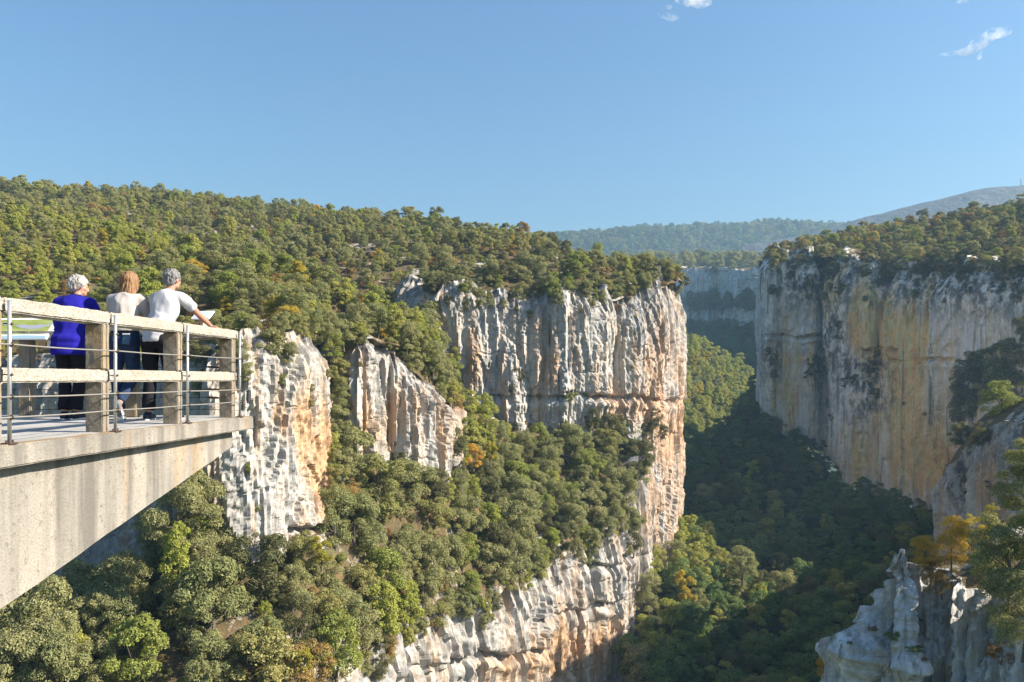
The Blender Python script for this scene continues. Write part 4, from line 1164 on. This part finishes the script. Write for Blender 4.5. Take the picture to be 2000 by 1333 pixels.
# reading boards on the front railing
t = NT('board_print')
sx = t.node('ShaderNodeSeparateXYZ'); t.l.new(t.pos(obj=True), sx.inputs[0])
n1 = t.noise(t.pos((2.2, 7, 1), obj=True), 1, 5, .6); n2 = t.noise(t.pos((3.2, 9, 1), (5, 2, 0), obj=True), 1, 2, .5)
c = t.mix(t.ramp(n1, [(.4, 0.), (.62, 1.)]), (.20, .27, .045), (.38, .42, .14))
c = t.mix(t.ramp(n2, [(.60, 0.), (.62, 1.)]), c, (.34, .36, .42))
M['print'] = t.surf(c, .35, .4)
t = NT('board_white'); M['board_white'] = t.surf((.74, .76, .78), .4, .4)
t = NT('board_blue'); M['board_blue'] = t.surf((.30, .45, .54), .4, .4)
t = NT('board_teal'); M['board_teal'] = t.surf((.02, .33, .30), .4, .4)
t = NT('board_grey'); M['board_grey'] = t.surf((.33, .34, .40), .4, .4)


def board(name, label, c, wd, dp, tilt, yaw, main):
    e = empty(name, c, label, 'information board', None, PR + yaw)
    Mt = Matrix.Rotation(tilt, 4, 'X')
    def put(nm, pts, h, mat, par=e, z=0.):
        mb = MB(); mb.poly(pts, h)
        o = mb.build(nm, mat, par)
        if par is e: o.rotation_euler = (tilt, 0, 0)
        o.location = Mt @ Vector((0, 0, z)) if par is e else (0, 0, z)
        return o
    w2, d2 = wd / 2, dp / 2
    put('panel', [(-w2, -d2), (w2, -d2), (w2, d2), (-w2, d2)], .02, M['board_white'])
    if main:
        put('map', [(-w2 + .03, -d2 + .075), (w2 - .10, -d2 + .085), (w2 - .04, -d2 + .13), (w2 - .015, d2 - .03), (-w2 + .03, d2 - .035)], .002, M['print'], e, .0205)
        put('map_shape', [(w2 - .52, .045), (w2 - .42, .07), (w2 - .30, .045), (w2 - .19, .07), (w2 - .1, .055), (w2 - .13, .005), (w2 - .28, -.02), (w2 - .42, .0)], .0015, M['board_grey'], e, .0226)
        put('map_shape', [(w2 - .62, -.085), (w2 - .53, -.04), (w2 - .50, -.09), (w2 - .56, -.10)], .0015, M['board_teal'], e, .0226)
        put('margin', [(-w2 + .01, -d2 + .006), (w2 - .02, -d2 + .006), (w2 - .02, -d2 + .05), (w2 - .3, -d2 + .062), (-w2 + .01, -d2 + .03)], .002, M['board_blue'], e, .0205)
    else:
        put('print', [(-w2 + .03, -d2 + .03), (w2 - .03, -d2 + .03), (w2 - .03, d2 - .03), (-w2 + .03, d2 - .03)], .002, M['board_pale'], e, .0205)
    mb = MB()
    for sx_ in ((-w2 + .06, w2 - .06) if main else (-.03,)):
        mb.box((sx_, .05, -.12), (.05, .09, .22), bev=.004)
    mb.build('bracket', M['board_white'] if main else M['bracket'], e)
    return e


t = NT('board_pale'); M['board_pale'] = t.surf(t.mix(t.noise(t.pos((6, 30, 1), obj=True), 1, 3), (.55, .70, .74), (.72, .80, .82)), .35, .4)
t = NT('board_bracket'); M['bracket'] = t.surf((.52, .40, .33), .7, .3)
board('information_board', 'wide green map board tilted on the front railing beside the man in blue', at(22, 644, 10.24), 1.12, .37, R(50), 0, True)
board('information_board', 'small pale board tilted on the front railing beyond the outstretched arm', at(397, 617.5, 10.25), .26, .16, R(42), R(-12), False)

# radio mast on the far mountain
mp_ = Vector(at(1994, 366, 1325))
mast = empty('radio_mast', mp_, 'tiny thin radio mast on the crest of the grey mountain', 'radio mast')
mb = MB()
for a in range(3): mb.tube([(1.0 * math.cos(a * 2.1), 1.0 * math.sin(a * 2.1), -3), (.25 * math.cos(a * 2.1), .25 * math.sin(a * 2.1), 15)], .22, 5)
for z in range(0, 15, 2): mb.tube([(.9 - z * .04, 0, z), (-.45 + z * .02, .8 - z * .04, z + 1), (-.45 + z * .02, -.8 + z * .04, z + 1.5)], .10, 4)
mb.build('tower', M['fitting'], mast)
mb = MB(); mb.tube([(0, 0, 15), (0, 0, 19)], .14, 5); mb.ball((.6, -.4, 12), .8, (1, .5, 1), n=8)
mb.build('antenna', M['steel'], mast)
# ------------------------------------------------------------------ people
t = NT('skin'); n1 = t.noise(t.pos((14, 14, 14), obj=True), 1, 4, .6)
M['skin'] = t.surf(t.mix(n1, (.48, .25, .175), (.40, .19, .13)), .5, .35)


def cloth(name, a, b, sc=24, rough=.9):
    t = NT(name)
    n = t.noise(t.pos((sc, sc, sc * .5), obj=True), 1, 5, .65); w = t.noise(t.pos((260, 260, 260), obj=True), 1, 2)
    return t.surf(t.mix(n, a, b), rough, .15, w, .25, .002)


def hairmat(name, a, b):
    t = NT(name)
    n = t.noise(t.pos((95, 95, 9), obj=True), 1, 5, .7, .3)
    return t.surf(t.mix(t.ramp(n, [(.35, 0.), (.65, 1.)]), a, b), .55, .35, n, .8, .006)


M['cotton_white'] = cloth('white_cotton', (.47, .47, .50), (.41, .41, .44))
M['cotton_cream'] = cloth('cream_cotton', (.46, .42, .39), (.40, .365, .34))
M['wool_blue'] = cloth('royal_blue_knit', (.012, .010, .27), (.018, .015, .21))
M['navy'] = cloth('navy_collar', (.01, .012, .04), (.015, .015, .05))
M['black_cloth'] = cloth('black_cloth', (.012, .012, .016), (.02, .02, .026))
M['denim'] = cloth('dark_denim', (.016, .032, .075), (.035, .06, .115), 40)
M['denim_pale'] = cloth('pale_denim', (.08, .14, .22), (.06, .11, .18), 40)
M['hair_grey'] = hairmat('grey_white_hair', (.48, .45, .41), (.16, .15, .14))
M['hair_dark_grey'] = hairmat('dark_grey_hair', (.07, .066, .066), (.25, .245, .245))
M['hair_brown'] = hairmat('light_brown_hair', (.10, .046, .02), (.33, .185, .085))
t = NT('shoe_dark'); M['shoe'] = t.surf((.02, .025, .045), .6, .3)
t = NT('shoe_grey'); M['shoe_grey'] = t.surf((.16, .17, .19), .7, .3)
t = NT('shoe_sole'); M['sole'] = t.surf((.72, .72, .72), .6, .3)
t = NT('leather_tag'); M['tag'] = t.surf((.7, .7, .68), .6, .3)


def fuse(mb, name, voxel, smooth=4, fac=.5, cuts=(), wr=None, parent=None, mat=None):
    """Melt overlapping shapes into one continuous skin, trim it with planes, add folds."""
    me = mb.mesh('tmp')
    o = bpy.data.objects.new('tmp', me); COL.objects.link(o)
    m = o.modifiers.new('r', 'REMESH'); m.mode = 'VOXEL'; m.voxel_size = voxel; m.use_smooth_shade = True
    if smooth:
        m2 = o.modifiers.new('s', 'SMOOTH'); m2.iterations = smooth; m2.factor = fac
    dg = bpy.context.evaluated_depsgraph_get()
    out = bpy.data.meshes.new_from_object(o.evaluated_get(dg))
    bpy.data.objects.remove(o); bpy.data.meshes.remove(me)
    if cuts:
        bm = bmesh.new(); bm.from_mesh(out)
        for co, no in cuts:
            r = bmesh.ops.bisect_plane(bm, geom=bm.verts[:] + bm.edges[:] + bm.faces[:], plane_co=co, plane_no=no, clear_outer=True)
            ed = [e for e in r['geom_cut'] if isinstance(e, bmesh.types.BMEdge)]
            bmesh.ops.holes_fill(bm, edges=ed)
        bm.to_mesh(out); bm.free()
    if wr:
        amp, sc, stretch = wr
        n = len(out.vertices)
        P = np.empty(n * 3, np.float32); out.vertices.foreach_get('co', P); P = P.reshape(-1, 3)
        N = np.empty(n * 3, np.float32); out.vertices.foreach_get('normal', N); N = N.reshape(-1, 3)
        d = amp * (1 - 2 * np.abs(pn(P[:, 0] * sc, P[:, 1] * sc, P[:, 2] * sc * stretch))) + .5 * amp * pn(P[:, 0] * sc * 2.3, P[:, 1] * sc * 2.3, P[:, 2] * sc * 2 * stretch)
        P = P + N * d[:, None]
        out.vertices.foreach_set('co', P.astype(np.float32).ravel())
    out.name = name
    out.polygons.foreach_set('use_smooth', np.ones(len(out.polygons), bool))
    out.update()
    return link(name, out, mat, parent)


def limb(mb, pts, rad, n=14):
    """Tapering limb with rounded joints."""
    mb.tube(pts, rad, n)
    for p, r in zip(pts, rad): mb.ball(p, r * .99, n=14)


def bez(a, b, c, n=6):
    a, b, c = Vector(a), Vector(b), Vector(c)
    return [a * (1 - t) ** 2 + b * 2 * t * (1 - t) + c * t * t for t in [i / n for i in range(n + 1)]]


def hand(mb, wrist, d, palm_n, side, curl=.5):
    """Palm, four unequal fingers and a thumb; d = direction of the fingers, palm_n = the way the palm faces."""
    d = Vector(d).normalized(); pnv = Vector(palm_n); pnv = (pnv - d * pnv.dot(d)).normalized()
    s = d.cross(pnv) * side
    w = Vector(wrist)
    B = Matrix((s, d, -pnv)).transposed()
    mb.ball(w + d * .05, 1, (.040, .055, .016), B, 14)
    for k, (off, ln) in enumerate(((-.03, .068), (-.0105, .078), (.010, .074), (.029, .058))):
        b0 = w + d * (.088 - .006 * abs(k - 1.3)) - s * off
        p1 = b0 + (d * .92 + pnv * .25 * curl - s * off * 2.0) * ln * .45
        p2 = p1 + (d * .75 + pnv * .75 * curl) * ln * .32
        p3 = p2 + (d * .5 + pnv * 1.0 * curl) * ln * .26
        limb(mb, [b0 - d * .02, p1, p2, p3], [.0092, .0084, .0076, .0064], 8)
    t0 = w + d * .03 + s * .032
    t1 = t0 + (s * .75 + d * .55 + pnv * .2) * .034
    t2 = t1 + (s * .35 + d * .85 + pnv * .25) * .030
    limb(mb, [t0 - s * .012, t1, t2], [.0125, .0098, .0078], 8)


def head(mb, c, yaw, pitch, h=1.0):
    """Skull, jaw, nose, brow, eyes, lips and ears round c (middle of the head); faces +y before turning."""
    Rm = Matrix.Rotation(yaw, 3, 'Z') @ Matrix.Rotation(pitch, 3, 'X')
    def b(p, r, sc):
        mb.ball(Vector(c) + Rm @ (Vector(p) * h), r * h, sc, Rm, 18)
    b((0, -.012, .028), 1, (.076, .096, .088))
    b((0, .028, -.02), 1, (.064, .068, .092))
    b((0, .052, -.075), 1, (.040, .042, .036))          # chin
    for s in (-1, 1):
        b((s * .036, .030, -.062), 1, (.026, .05, .032))   # jaw
        b((s * .040, .066, -.018), 1, (.022, .022, .022))  # cheek
        b((s * .032, .084, .020), 1, (.022, .012, .009))   # brow
        b((s * .030, .080, .004), 1, (.013, .011, .009))   # eye
        b((s * .078, -.008, -.006), 1, (.010, .020, .032)) # ear
        b((s * .080, -.002, -.032), 1, (.007, .010, .012))
        b((s * .011, .098, -.034), 1, (.009, .011, .008))  # nostril
    b((0, .094, -.006), 1, (.010, .016, .026)); b((0, .106, -.027), 1, (.012, .014, .011))   # nose
    b((0, .088, -.054), 1, (.022, .010, .0055)); b((0, .086, -.064), 1, (.019, .010, .006))  # lips
    return Rm


def person(loc, yaw, label, J, female=False):
    e = empty('person', loc, label, 'person', 'people on the viewing platform', yaw)
    mb = MB()
    k = .87 if female else .91
    hipw, shw = J['hipw'], J['shw']
    pel, chest, neck, hd = (Vector(J[q]) for q in ('pelvis', 'chest', 'neck', 'head'))
    mid = pel.lerp(chest, .48)
    ax = (chest - pel).normalized()
    T = Matrix.Rotation(-math.atan2(ax.y, ax.z), 3, 'X')
    mb.ball(pel, 1, (.165 * k + (.012 if female else 0), .115, .135), T, 20)
    mb.ball(mid, 1, (.145 * k, .105, .17), T, 20)
    mb.ball(chest, 1, (.172 * k, .118, .20), T, 20)
    for s in (-1, 1):
        mb.ball(chest + T @ Vector((s * .08, -.045, .05)), 1, (.075, .04, .10), T, 14)      # shoulder blades
        mb.ball(pel + Vector((s * .075, -.06, -.03)), 1, (.085, .085, .09), T, 14)           # seat
    limb(mb, [chest + Vector((0, 0, .12)), neck, hd + Vector((0, -.015, -.06))], [.085 * k, .060 * k, .054 * k])
    L, Rr = Vector(J['sh'][0]), Vector(J['sh'][1])
    limb(mb, [L, chest + Vector((0, -.01, .13)), Rr], [.060 * k, .085 * k, .060 * k])
    for s, arm in zip((-1, 1), J['arms']):
        sh, el, wr_, hdir, pn_ = arm
        limb(mb, [sh, Vector(sh).lerp(Vector(el), .45), el, Vector(el).lerp(Vector(wr_), .35), wr_], [.054 * k, .049 * k, .040 * k, .042 * k, .027 * k])
        hand(mb, wr_, hdir, pn_, -s, J.get('curl', .5))
    for s, leg in zip((-1, 1), J['legs']):
        hp, kn, an, toe = (Vector(q) for q in leg)
        limb(mb, [hp, hp.lerp(kn, .5), kn, kn.lerp(an, .35), an], [.092, .078, .056, .056, .036])
        limb(mb, [an + (an - toe).normalized() * .03 + Vector((0, 0, -.045)), an.lerp(toe, .5) + Vector((0, 0, -.03)), toe], [.033, .034, .028])
    Rm = head(mb, hd, J['turn'], J['nod'])
    body = fuse(mb, 'body', .0072, 3, .5, (), None, e, M['skin'])
    return e, body, T, Rm, (pel, mid, chest, neck, hd)


def shirt(e, J, mat, T, pts, sleeve, hem, wide=1.0, loose=.018, name='shirt', neckcut=None, wr=(.0045, 9, .55), female=False, cuffs=True):
    pel, mid, chest, neck, hd = pts
    k = .87 if female else .91
    mb = MB()
    g = loose
    mb.ball(pel + Vector((0, 0, .03)), 1, (.165 * k * wide + g + (.012 if female else 0), .118 + g, .17), T, 20)
    mb.ball(mid, 1, (.155 * k * wide + g, .110 + g, .19), T, 20)
    mb.ball(chest, 1, (.178 * k * wide + g, .126 + g, .212), T, 20)
    for hz in (hem + .03, hem + .10, hem + .18):
        if hz < pel.z + .12: mb.ball((pel.x, pel.y - .022, hz), 1, (.178 * k * wide + g, .150 + g, .09), None, 20)
    mb.ball(chest + T @ Vector((0, -.045, .04)), 1, (.16 * k + g, .085 + g, .16), T, 18)
    mb.ball(mid + T @ Vector((0, -.02, 0)), 1, (.15 * k * wide + g, .10 + g, .22), T, 18)
    L, Rr = Vector(J['sh'][0]), Vector(J['sh'][1])
    limb(mb, [L, chest + Vector((0, -.01, .125)), Rr], [.062 * k + g * .6, .09 * k + g * .5, .062 * k + g * .6])
    limb(mb, [chest + Vector((0, 0, .12)), neck + Vector((0, 0, -.012))], [.088, .068])
    for arm in J['arms']:
        sh, el, wr_ = (Vector(q) for q in arm[:3])
        pl = [sh, sh.lerp(el, .5), el, el.lerp(wr_, .5), wr_]
        rr = [.060 * k + g * .7, .056 * k + g * .8, .050 * k + g * .55, .046 * k + g * .4, .034 * k + g * .3]
        cutn = {'short': 2, 'long': 5}[sleeve]
        if sleeve == 'short':
            pl = [sh, sh.lerp(el, .35), sh.lerp(el, .62)]; rr = [.060 * k + g * .7, .057 * k + g, .060 * k + g]
        mb.tube(pl, rr, 16)
        for p, r in list(zip(pl, rr))[:-1]: mb.ball(p, r * .99, n=14)
    return fuse(mb, name, .009, 22, .6, [((0, 0, hem), (0, J.get('hemtilt', 0), -1))], wr, e, mat)


def trousers(e, J, mat, pts, T, waist, loose=.012, wr=(.005, 11, .6), name='trousers'):
    pel = pts[0]
    mb = MB()
    g = loose
    mb.ball(pel, 1, (.165 + g, .118 + g, .15), T, 20)
    mb.ball(pel + Vector((0, 0, .06)), 1, (.155 + g, .112 + g, .10), T, 20)
    for s, leg in zip((-1, 1), J['legs']):
        mb.ball(pel + Vector((s * .075, -.06, -.03)), 1, (.088 + g, .088 + g, .095), T, 14)
        hp, kn, an, toe = (Vector(q) for q in leg)
        pl = [hp, hp.lerp(kn, .5), kn, kn.lerp(an, .4), an + (kn - an).normalized() * .035]
        rr = [.097 + g, .083 + g, .064 + g, .062 + g, J.get('cuff', .052)]
        mb.tube(pl, rr, 16)
        for p, r in list(zip(pl, rr))[:-1]: mb.ball(p, r * .99, n=14)
    return fuse(mb, name, .009, 4, .5, [((0, 0, waist), (0, 0, 1))], wr, e, mat)


def shoes(e, J, mat):
    for leg in J['legs']:
        an, toe = Vector(leg[2]), Vector(leg[3])
        f = (toe - an); f.z = 0 if abs(toe.z - an.z) < .12 else f.z; f.normalize()
        heel = an - f * .045 + Vector((0, 0, -.045))
        down = Vector((0, 0, -1)) if abs(f.z) < .3 else (Vector((0, 0, -1)) - f * f.dot(Vector((0, 0, -1)))).normalized()
        mb = MB()
        tip = toe + f * .02
        limb(mb, [heel, an.lerp(toe, .3) + down * .045, an.lerp(toe, .72) + down * .022, tip], [.042, .046, .046, .036])
        limb(mb, [heel + down * .0, an + down * .02], [.044, .048])
        sh = fuse(mb, 'shoe', .008, 3, .5, [((heel + down * .035), down)] , None, e, mat)
        mb = MB()
        side = f.cross(down).normalized()
        B = Matrix((side, f, -down)).transposed()
        n = 20
        out = []
        ln = (tip - heel).length
        for i in range(n):
            a = 2 * math.pi * i / n
            out.append((math.sin(a) * (.046 + .006 * math.cos(a)), math.cos(a) * (ln / 2 + .043)))
        mb.poly(out, .022, B.to_4x4(), heel.lerp(tip, .5) + down * .042)
        mb.build('sole', M['sole'], sh)


def hair_cap(e, hd, Rm, mat, h=1.0, cut=(.30, .052), fluff=.010, seed=0, name='hair', low=-.062):
    """Hair over the skull; the face is left free."""
    mb = MB()
    def b(p, r, sc): mb.ball(Vector(hd) + Rm @ (Vector(p) * h), r * h, sc, Rm, 20)
    b((0, -.016, .034), 1, (.083 + fluff, .101 + fluff, .092 + fluff))
    b((0, -.045, -.01), 1, (.072 + fluff, .066 + fluff, .075))
    rh = random.Random(seed + 5)
    for _ in range(46):
        a_, b_ = rh.uniform(-2.6, 2.6) - math.pi / 2, rh.uniform(-.35, 1.3)
        d_ = Vector((math.cos(a_) * math.cos(b_), math.sin(a_) * math.cos(b_), math.sin(b_)))
        c_ = Vector((d_.x * (.080 + fluff), -.018 + d_.y * (.098 + fluff), .03 + d_.z * (.090 + fluff)))
        b(c_, 1, (rh.uniform(.008, .017), rh.uniform(.008, .017), rh.uniform(.012, .026)))
    o_ = fuse(mb, name, .0065, 1, .5, [(Vector(hd) + Rm @ Vector((0, .058 * h, .03 * h)), Rm @ Vector((0, .82, -.57))), (Vector(hd) + Rm @ Vector((0, -.03 * h, low * h)), Rm @ Vector((0, .25, -1)))],
              (.0065, 30, .45), e, mat)
    return o_


# --- the man in the white shirt, right arm stretched out along the railing
mY = 9.42
base = Vector(((318 - 1000) / F * mY, mY, PZ))


def to_local(base, yaw, p):
    return Matrix.Rotation(-yaw, 3, 'Z') @ (Vector(p) - base)


yaw = R(-4)
hnd = to_local(base, yaw, Vector(at(424, 636, 10.08))); hnd.z = .612 - PZ + .022
shR = Vector((.172, .14, 1.46)); shL = Vector((-.168, .11, 1.45))
wr_ = hnd + Vector((-.055, -.065, .03))
el_ = shR.lerp(wr_, .5) + Vector((.035, -.02, -.035))
J = dict(pelvis=(-.045, -.03, .985), chest=(-.01, .07, 1.335), neck=(.005, .135, 1.53), head=(.03, .175, 1.675), hipw=.1, shw=.185, turn=R(-14), nod=R(-8),
         sh=(shL, shR), arms=((shL, Vector((-.195, .27, 1.21)), Vector((-.12, .50, 1.15)), (.5, .8, -.1), (0, 0, -1)), (shR, el_, wr_, (.6, .7, -.25), (0, 0, -1))),
         legs=(((-.14, -.03, .93), (-.15, .0, .50), (-.16, -.04, .085), (-.19, .12, .035)), ((.055, -.03, .93), (.09, .03, .50), (.10, -.02, .085), (.14, .14, .035))), curl=.3, cuff=.075)
e, body, T, Rm, pts_ = person(base, yaw, 'man in a white T-shirt and black trousers stretching his arm along the railing', J)
trousers(e, J, M['black_cloth'], pts_, T, 1.07, .008)
shirt(e, J, M['cotton_white'], T, pts_, 'short', .925, .97, .012, wr=(.011, 7, .5))
shoes(e, J, M['shoe'])
hair_cap(e, pts_[4], Rm, M['hair_dark_grey'], 1.0, fluff=.003, low=-.07)
mb = MB(); mb.ball(pts_[4] + Rm @ Vector((.084, -.03, .012)), 1, (.003, .035, .003), Rm, 8)
mb.build('glasses_arm', M['black_cloth'], e)

# --- the woman in the cream top
wY = 9.45
base = Vector(((241 - 1000) / F * wY, wY, PZ)); yaw = R(2)
shL, shR = Vector((-.172, .09, 1.435)), Vector((.172, .09, 1.435))
J = dict(pelvis=(.03, -.03, .985), chest=(.0, .05, 1.31), neck=(.0, .10, 1.50), head=(.012, .145, 1.645), hipw=.1, shw=.17, turn=R(-10), nod=R(-10),
         sh=(shL, shR), arms=((shL, Vector((-.215, .20, 1.19)), Vector((-.12, .46, 1.13)), (.5, .85, 0), (0, 0, -1)), (shR, Vector((.225, .19, 1.19)), Vector((.14, .46, 1.13)), (-.4, .85, 0), (0, 0, -1))),
         legs=(((-.06, -.03, .93), (-.10, .03, .50), (-.02, -.02, .085), (-.09, .14, .035)), ((.10, -.03, .93), (.10, .06, .52), (.02, -.16, .20), (.035, -.10, .05))), curl=.6, cuff=.05)
e, body, T, Rm, pts_ = person(base, yaw, 'woman with long light brown hair in a cream top and dark jeans', J, True)
jn = trousers(e, J, M['denim'], pts_, T, 1.045, .002, name='jeans')
shirt(e, J, M['cotton_cream'], T, pts_, 'long', 1.055, .98, .014, name='blouse', female=True, wr=(.011, 8, .4))
shoes(e, J, M['shoe_grey'])
mb = MB(); mb.box((0, 0, 0), (.085, .010, .125), Matrix.Rotation(R(8), 3, 'Y'), bev=.004)
pk = mb.build('back_pocket', M['denim_pale'], jn); pk.location = pts_[0] + Vector((.085, -.152, -.035)); pk.rotation_euler = (R(-4), 0, 0)
mb = MB(); mb.box((0, 0, 0), (.085, .008, .016), bev=.002)
tg_ = mb.build('pocket_label', M['tag'], jn); tg_.location = pts_[0] + Vector((.085, -.160, .022))
hd = pts_[4]
mb = MB()
def hb(p, sc): mb.ball(Vector(hd) + Rm @ Vector(p), 1, sc, Rm, 20)
hb((0, -.018, .034), (.092, .108, .098))
for z in np.linspace(.0, -.17, 7):
    f = -z / .17
    hb((.0, -.038 - .012 * f, z), (.092 + .014 * f, .072 - .016 * f, .05))
for s in (-1, 1):
    for z in np.linspace(.02, -.15, 6): hb((s * .072, -.002, z), (.030, .05, .045))
fuse(mb, 'hair', .0075, 2, .5, [(Vector(hd) + Rm @ Vector((0, .062, .03)), Rm @ Vector((0, .9, -.25))), (Vector(hd) + Vector((0, 0, -.192)), Vector((.12, 0, -1)))], (.009, 30, .12), e, M['hair_brown'])

# --- the man in the blue sweater, looking to his right
bY = 9.55
base = Vector(((139 - 1000) / F * bY, bY, PZ)); yaw = R(3)
shL, shR = Vector((-.178, .08, 1.40)), Vector((.178, .10, 1.40))
J = dict(pelvis=(-.0, -.03, .96), chest=(-.005, .045, 1.28), neck=(.02, .10, 1.47), head=(.025, .14, 1.605), hipw=.1, shw=.19, turn=R(-62), nod=R(-10),
         sh=(shL, shR), arms=((shL, Vector((-.25, .19, 1.15)), Vector((-.14, .45, 1.13)), (.5, .8, 0), (0, 0, -1)), (shR, Vector((.25, .21, 1.16)), Vector((.14, .46, 1.13)), (-.4, .85, 0), (0, 0, -1))),
         legs=(((-.085, -.03, .91), (-.08, .02, .49), (-.06, -.03, .085), (-.09, .13, .035)), ((.085, -.03, .91), (.09, .03, .49), (.06, -.02, .085), (.09, .14, .035))), curl=.6, cuff=.075)
e, body, T, Rm, pts_ = person(base, yaw, 'grey haired man in a royal blue sweater turning his face sideways', J)
trousers(e, J, M['black_cloth'], pts_, T, .93, .004)
shirt(e, J, M['wool_blue'], T, pts_, 'long', .775, 1.10, .022, name='sweater', wr=(.008, 7, .45))
mb = MB(); mb.tube([pts_[3] + Vector((0, -.015, -.03)), pts_[3] + Vector((0, -.002, .02))], [.082, .068], 18)
mb.build('collar', M['navy'], e, True)
shoes(e, J, M['shoe'])
hair_cap(e, pts_[4], Rm, M['hair_grey'], 1.0, fluff=.014, seed=3, low=-.065)
print('people at', round(time.time() - T0, 1))
# ------------------------------------------------------------------ valley floor, air, light, camera
g = 9000.0
me = mesh_np('ground', [(-g, -g, -110), (g, -g, -110), (g, g, -110), (-g, g, -110)], [(0, 1, 2, 3)])
tag(link('ground', me, M['far_wood']), 'wooded valley ground far below reaching to the horizon', 'ground', kind='structure')

SUN_AZ, SUN_EL = 98.0, 33.0           # clockwise from straight ahead, and above the horizon
sd = Vector((math.sin(R(SUN_AZ)) * math.cos(R(SUN_EL)), math.cos(R(SUN_AZ)) * math.cos(R(SUN_EL)), math.sin(R(SUN_EL))))
sl = bpy.data.lights.new('sun', 'SUN'); sl.energy = 5.0; sl.angle = R(.5); sl.color = (1.0, .90, .75)
so = bpy.data.objects.new('sun', sl); COL.objects.link(so)
so.rotation_euler = sd.to_track_quat('Z', 'Y').to_euler()
w = bpy.data.worlds.new('World'); scene.world = w; w.use_nodes = True
nt = w.node_tree; nt.nodes.clear()
sky = nt.nodes.new('ShaderNodeTexSky'); sky.sky_type = 'NISHITA'; sky.sun_disc = False
sky.sun_elevation = R(SUN_EL); sky.sun_rotation = R(SUN_AZ); sky.altitude = 0
sky.air_density = 1.8; sky.dust_density = 2.0; sky.ozone_density = 10
bg = nt.nodes.new('ShaderNodeBackground'); bg.inputs['Strength'].default_value = .066
wo = nt.nodes.new('ShaderNodeOutputWorld')
nt.links.new(sky.outputs[0], bg.inputs['Color']); nt.links.new(bg.outputs[0], wo.inputs['Surface'])

HAZE = 1
if HAZE:
    mb = MB(); mb.box((0, 2900, 120), (9000, 6100, 470))
    ht = bpy.data.materials.new('haze'); ht.use_nodes = True; n_ = ht.node_tree.nodes; n_.clear()
    pv = n_.new('ShaderNodeVolumePrincipled'); ou = n_.new('ShaderNodeOutputMaterial')
    pv.inputs['Color'].default_value = (.44, .72, 1.0, 1); pv.inputs['Density'].default_value = .00020; pv.inputs['Anisotropy'].default_value = .2
    ht.node_tree.links.new(pv.outputs[0], ou.inputs['Volume'])
    tag(mb.build('haze', ht), 'thin blue air haze filling the gorge', 'haze', kind='stuff')

cam = bpy.data.cameras.new('camera'); co = bpy.data.objects.new('camera', cam); COL.objects.link(co)
co.location = (0, 0, 0); co.rotation_euler = (R(90), 0, 0)
cam.sensor_width = 36; cam.lens = F * 36 / 2000; cam.shift_y = (HZ - 666.5) / 2000
cam.clip_start = .1; cam.clip_end = 20000
scene.camera = co

# small clouds, high and far outside the haze
def cloud(label, blobs, Y, seed, dens):
    mb = MB()
    for (px, py, rx, ry) in blobs:
        k = Y / F
        mb.ball(at(px, py, Y + rs_c.uniform(-1, 1) * rx * k * .5), 1, (rx * k, rx * k * .8, ry * k), None, 20)
    t = bpy.data.materials.new('cloud_vapour'); t.use_nodes = True; N = t.node_tree.nodes; L = t.node_tree.links; N.clear()
    g_ = N.new('ShaderNodeNewGeometry'); mp = N.new('ShaderNodeMapping'); mp.inputs['Scale'].default_value = (.03,) * 3; mp.inputs['Location'].default_value = (seed, 0, 0)
    nz = N.new('ShaderNodeTexNoise'); nz.inputs['Detail'].default_value = 5; nz.inputs['Scale'].default_value = 1; nz.inputs['Roughness'].default_value = .6
    mr = N.new('ShaderNodeMapRange'); mr.inputs[1].default_value = .47; mr.inputs[2].default_value = .72; mr.inputs[3].default_value = 0; mr.inputs[4].default_value = dens
    v = N.new('ShaderNodeVolumePrincipled'); v.inputs['Color'].default_value = (.97, .97, .97, 1); v.inputs['Anisotropy'].default_value = .0
    u = N.new('ShaderNodeOutputMaterial')
    L.new(g_.outputs['Position'], mp.inputs[0]); L.new(mp.outputs[0], nz.inputs['Vector']); L.new(nz.outputs[0], mr.inputs[0]); L.new(mr.outputs[0], v.inputs['Density']); L.new(v.outputs[0], u.inputs['Volume'])
    o = fuse(mb, 'cloud', 6.0, 6, .5, (), None, None, t)
    return tag(o, label, 'cloud')


rs_c = random.Random(4)
cloud('long wispy white cloud rising to a bright head over the right hand plateau', [(1950, 64, 26, 10), (1930, 72, 20, 9), (1912, 86, 20, 10), (1900, 98, 20, 10), (1885, 102, 16, 7), (1910, 112, 9, 9), (1855, 104, 14, 6), (1838, 108, 10, 4)], 3000, 1, .035)
cloud('small ragged white cloud cut by the top edge of the sky', [(1350, 2, 24, 10), (1368, 6, 20, 10), (1335, -2, 20, 8), (1380, 4, 16, 6)], 3000, 5, .04)
cloud('tiny wisp of cloud below the ragged one', [(1300, 30, 16, 5), (1314, 35, 16, 6), (1290, 26, 8, 4), (1306, 14, 9, 6)], 3000, 9, .03)
cloud('sliver of cloud at the top edge above the long wispy one', [(1885, 0, 16, 5), (1876, 3, 10, 4)], 3000, 12, .03)
vs = scene.view_settings; vs.view_transform = 'Standard'; vs.look = 'None'; vs.exposure = 1.36; vs.gamma = 1; vs.use_curve_mapping = False
cy = scene.cycles
cy.max_bounces = 5; cy.diffuse_bounces = 3; cy.glossy_bounces = 2; cy.transmission_bounces = 3; cy.volume_bounces = 1; cy.transparent_max_bounces = 6
cy.use_denoising = True
print('built in', round(time.time() - T0, 1))
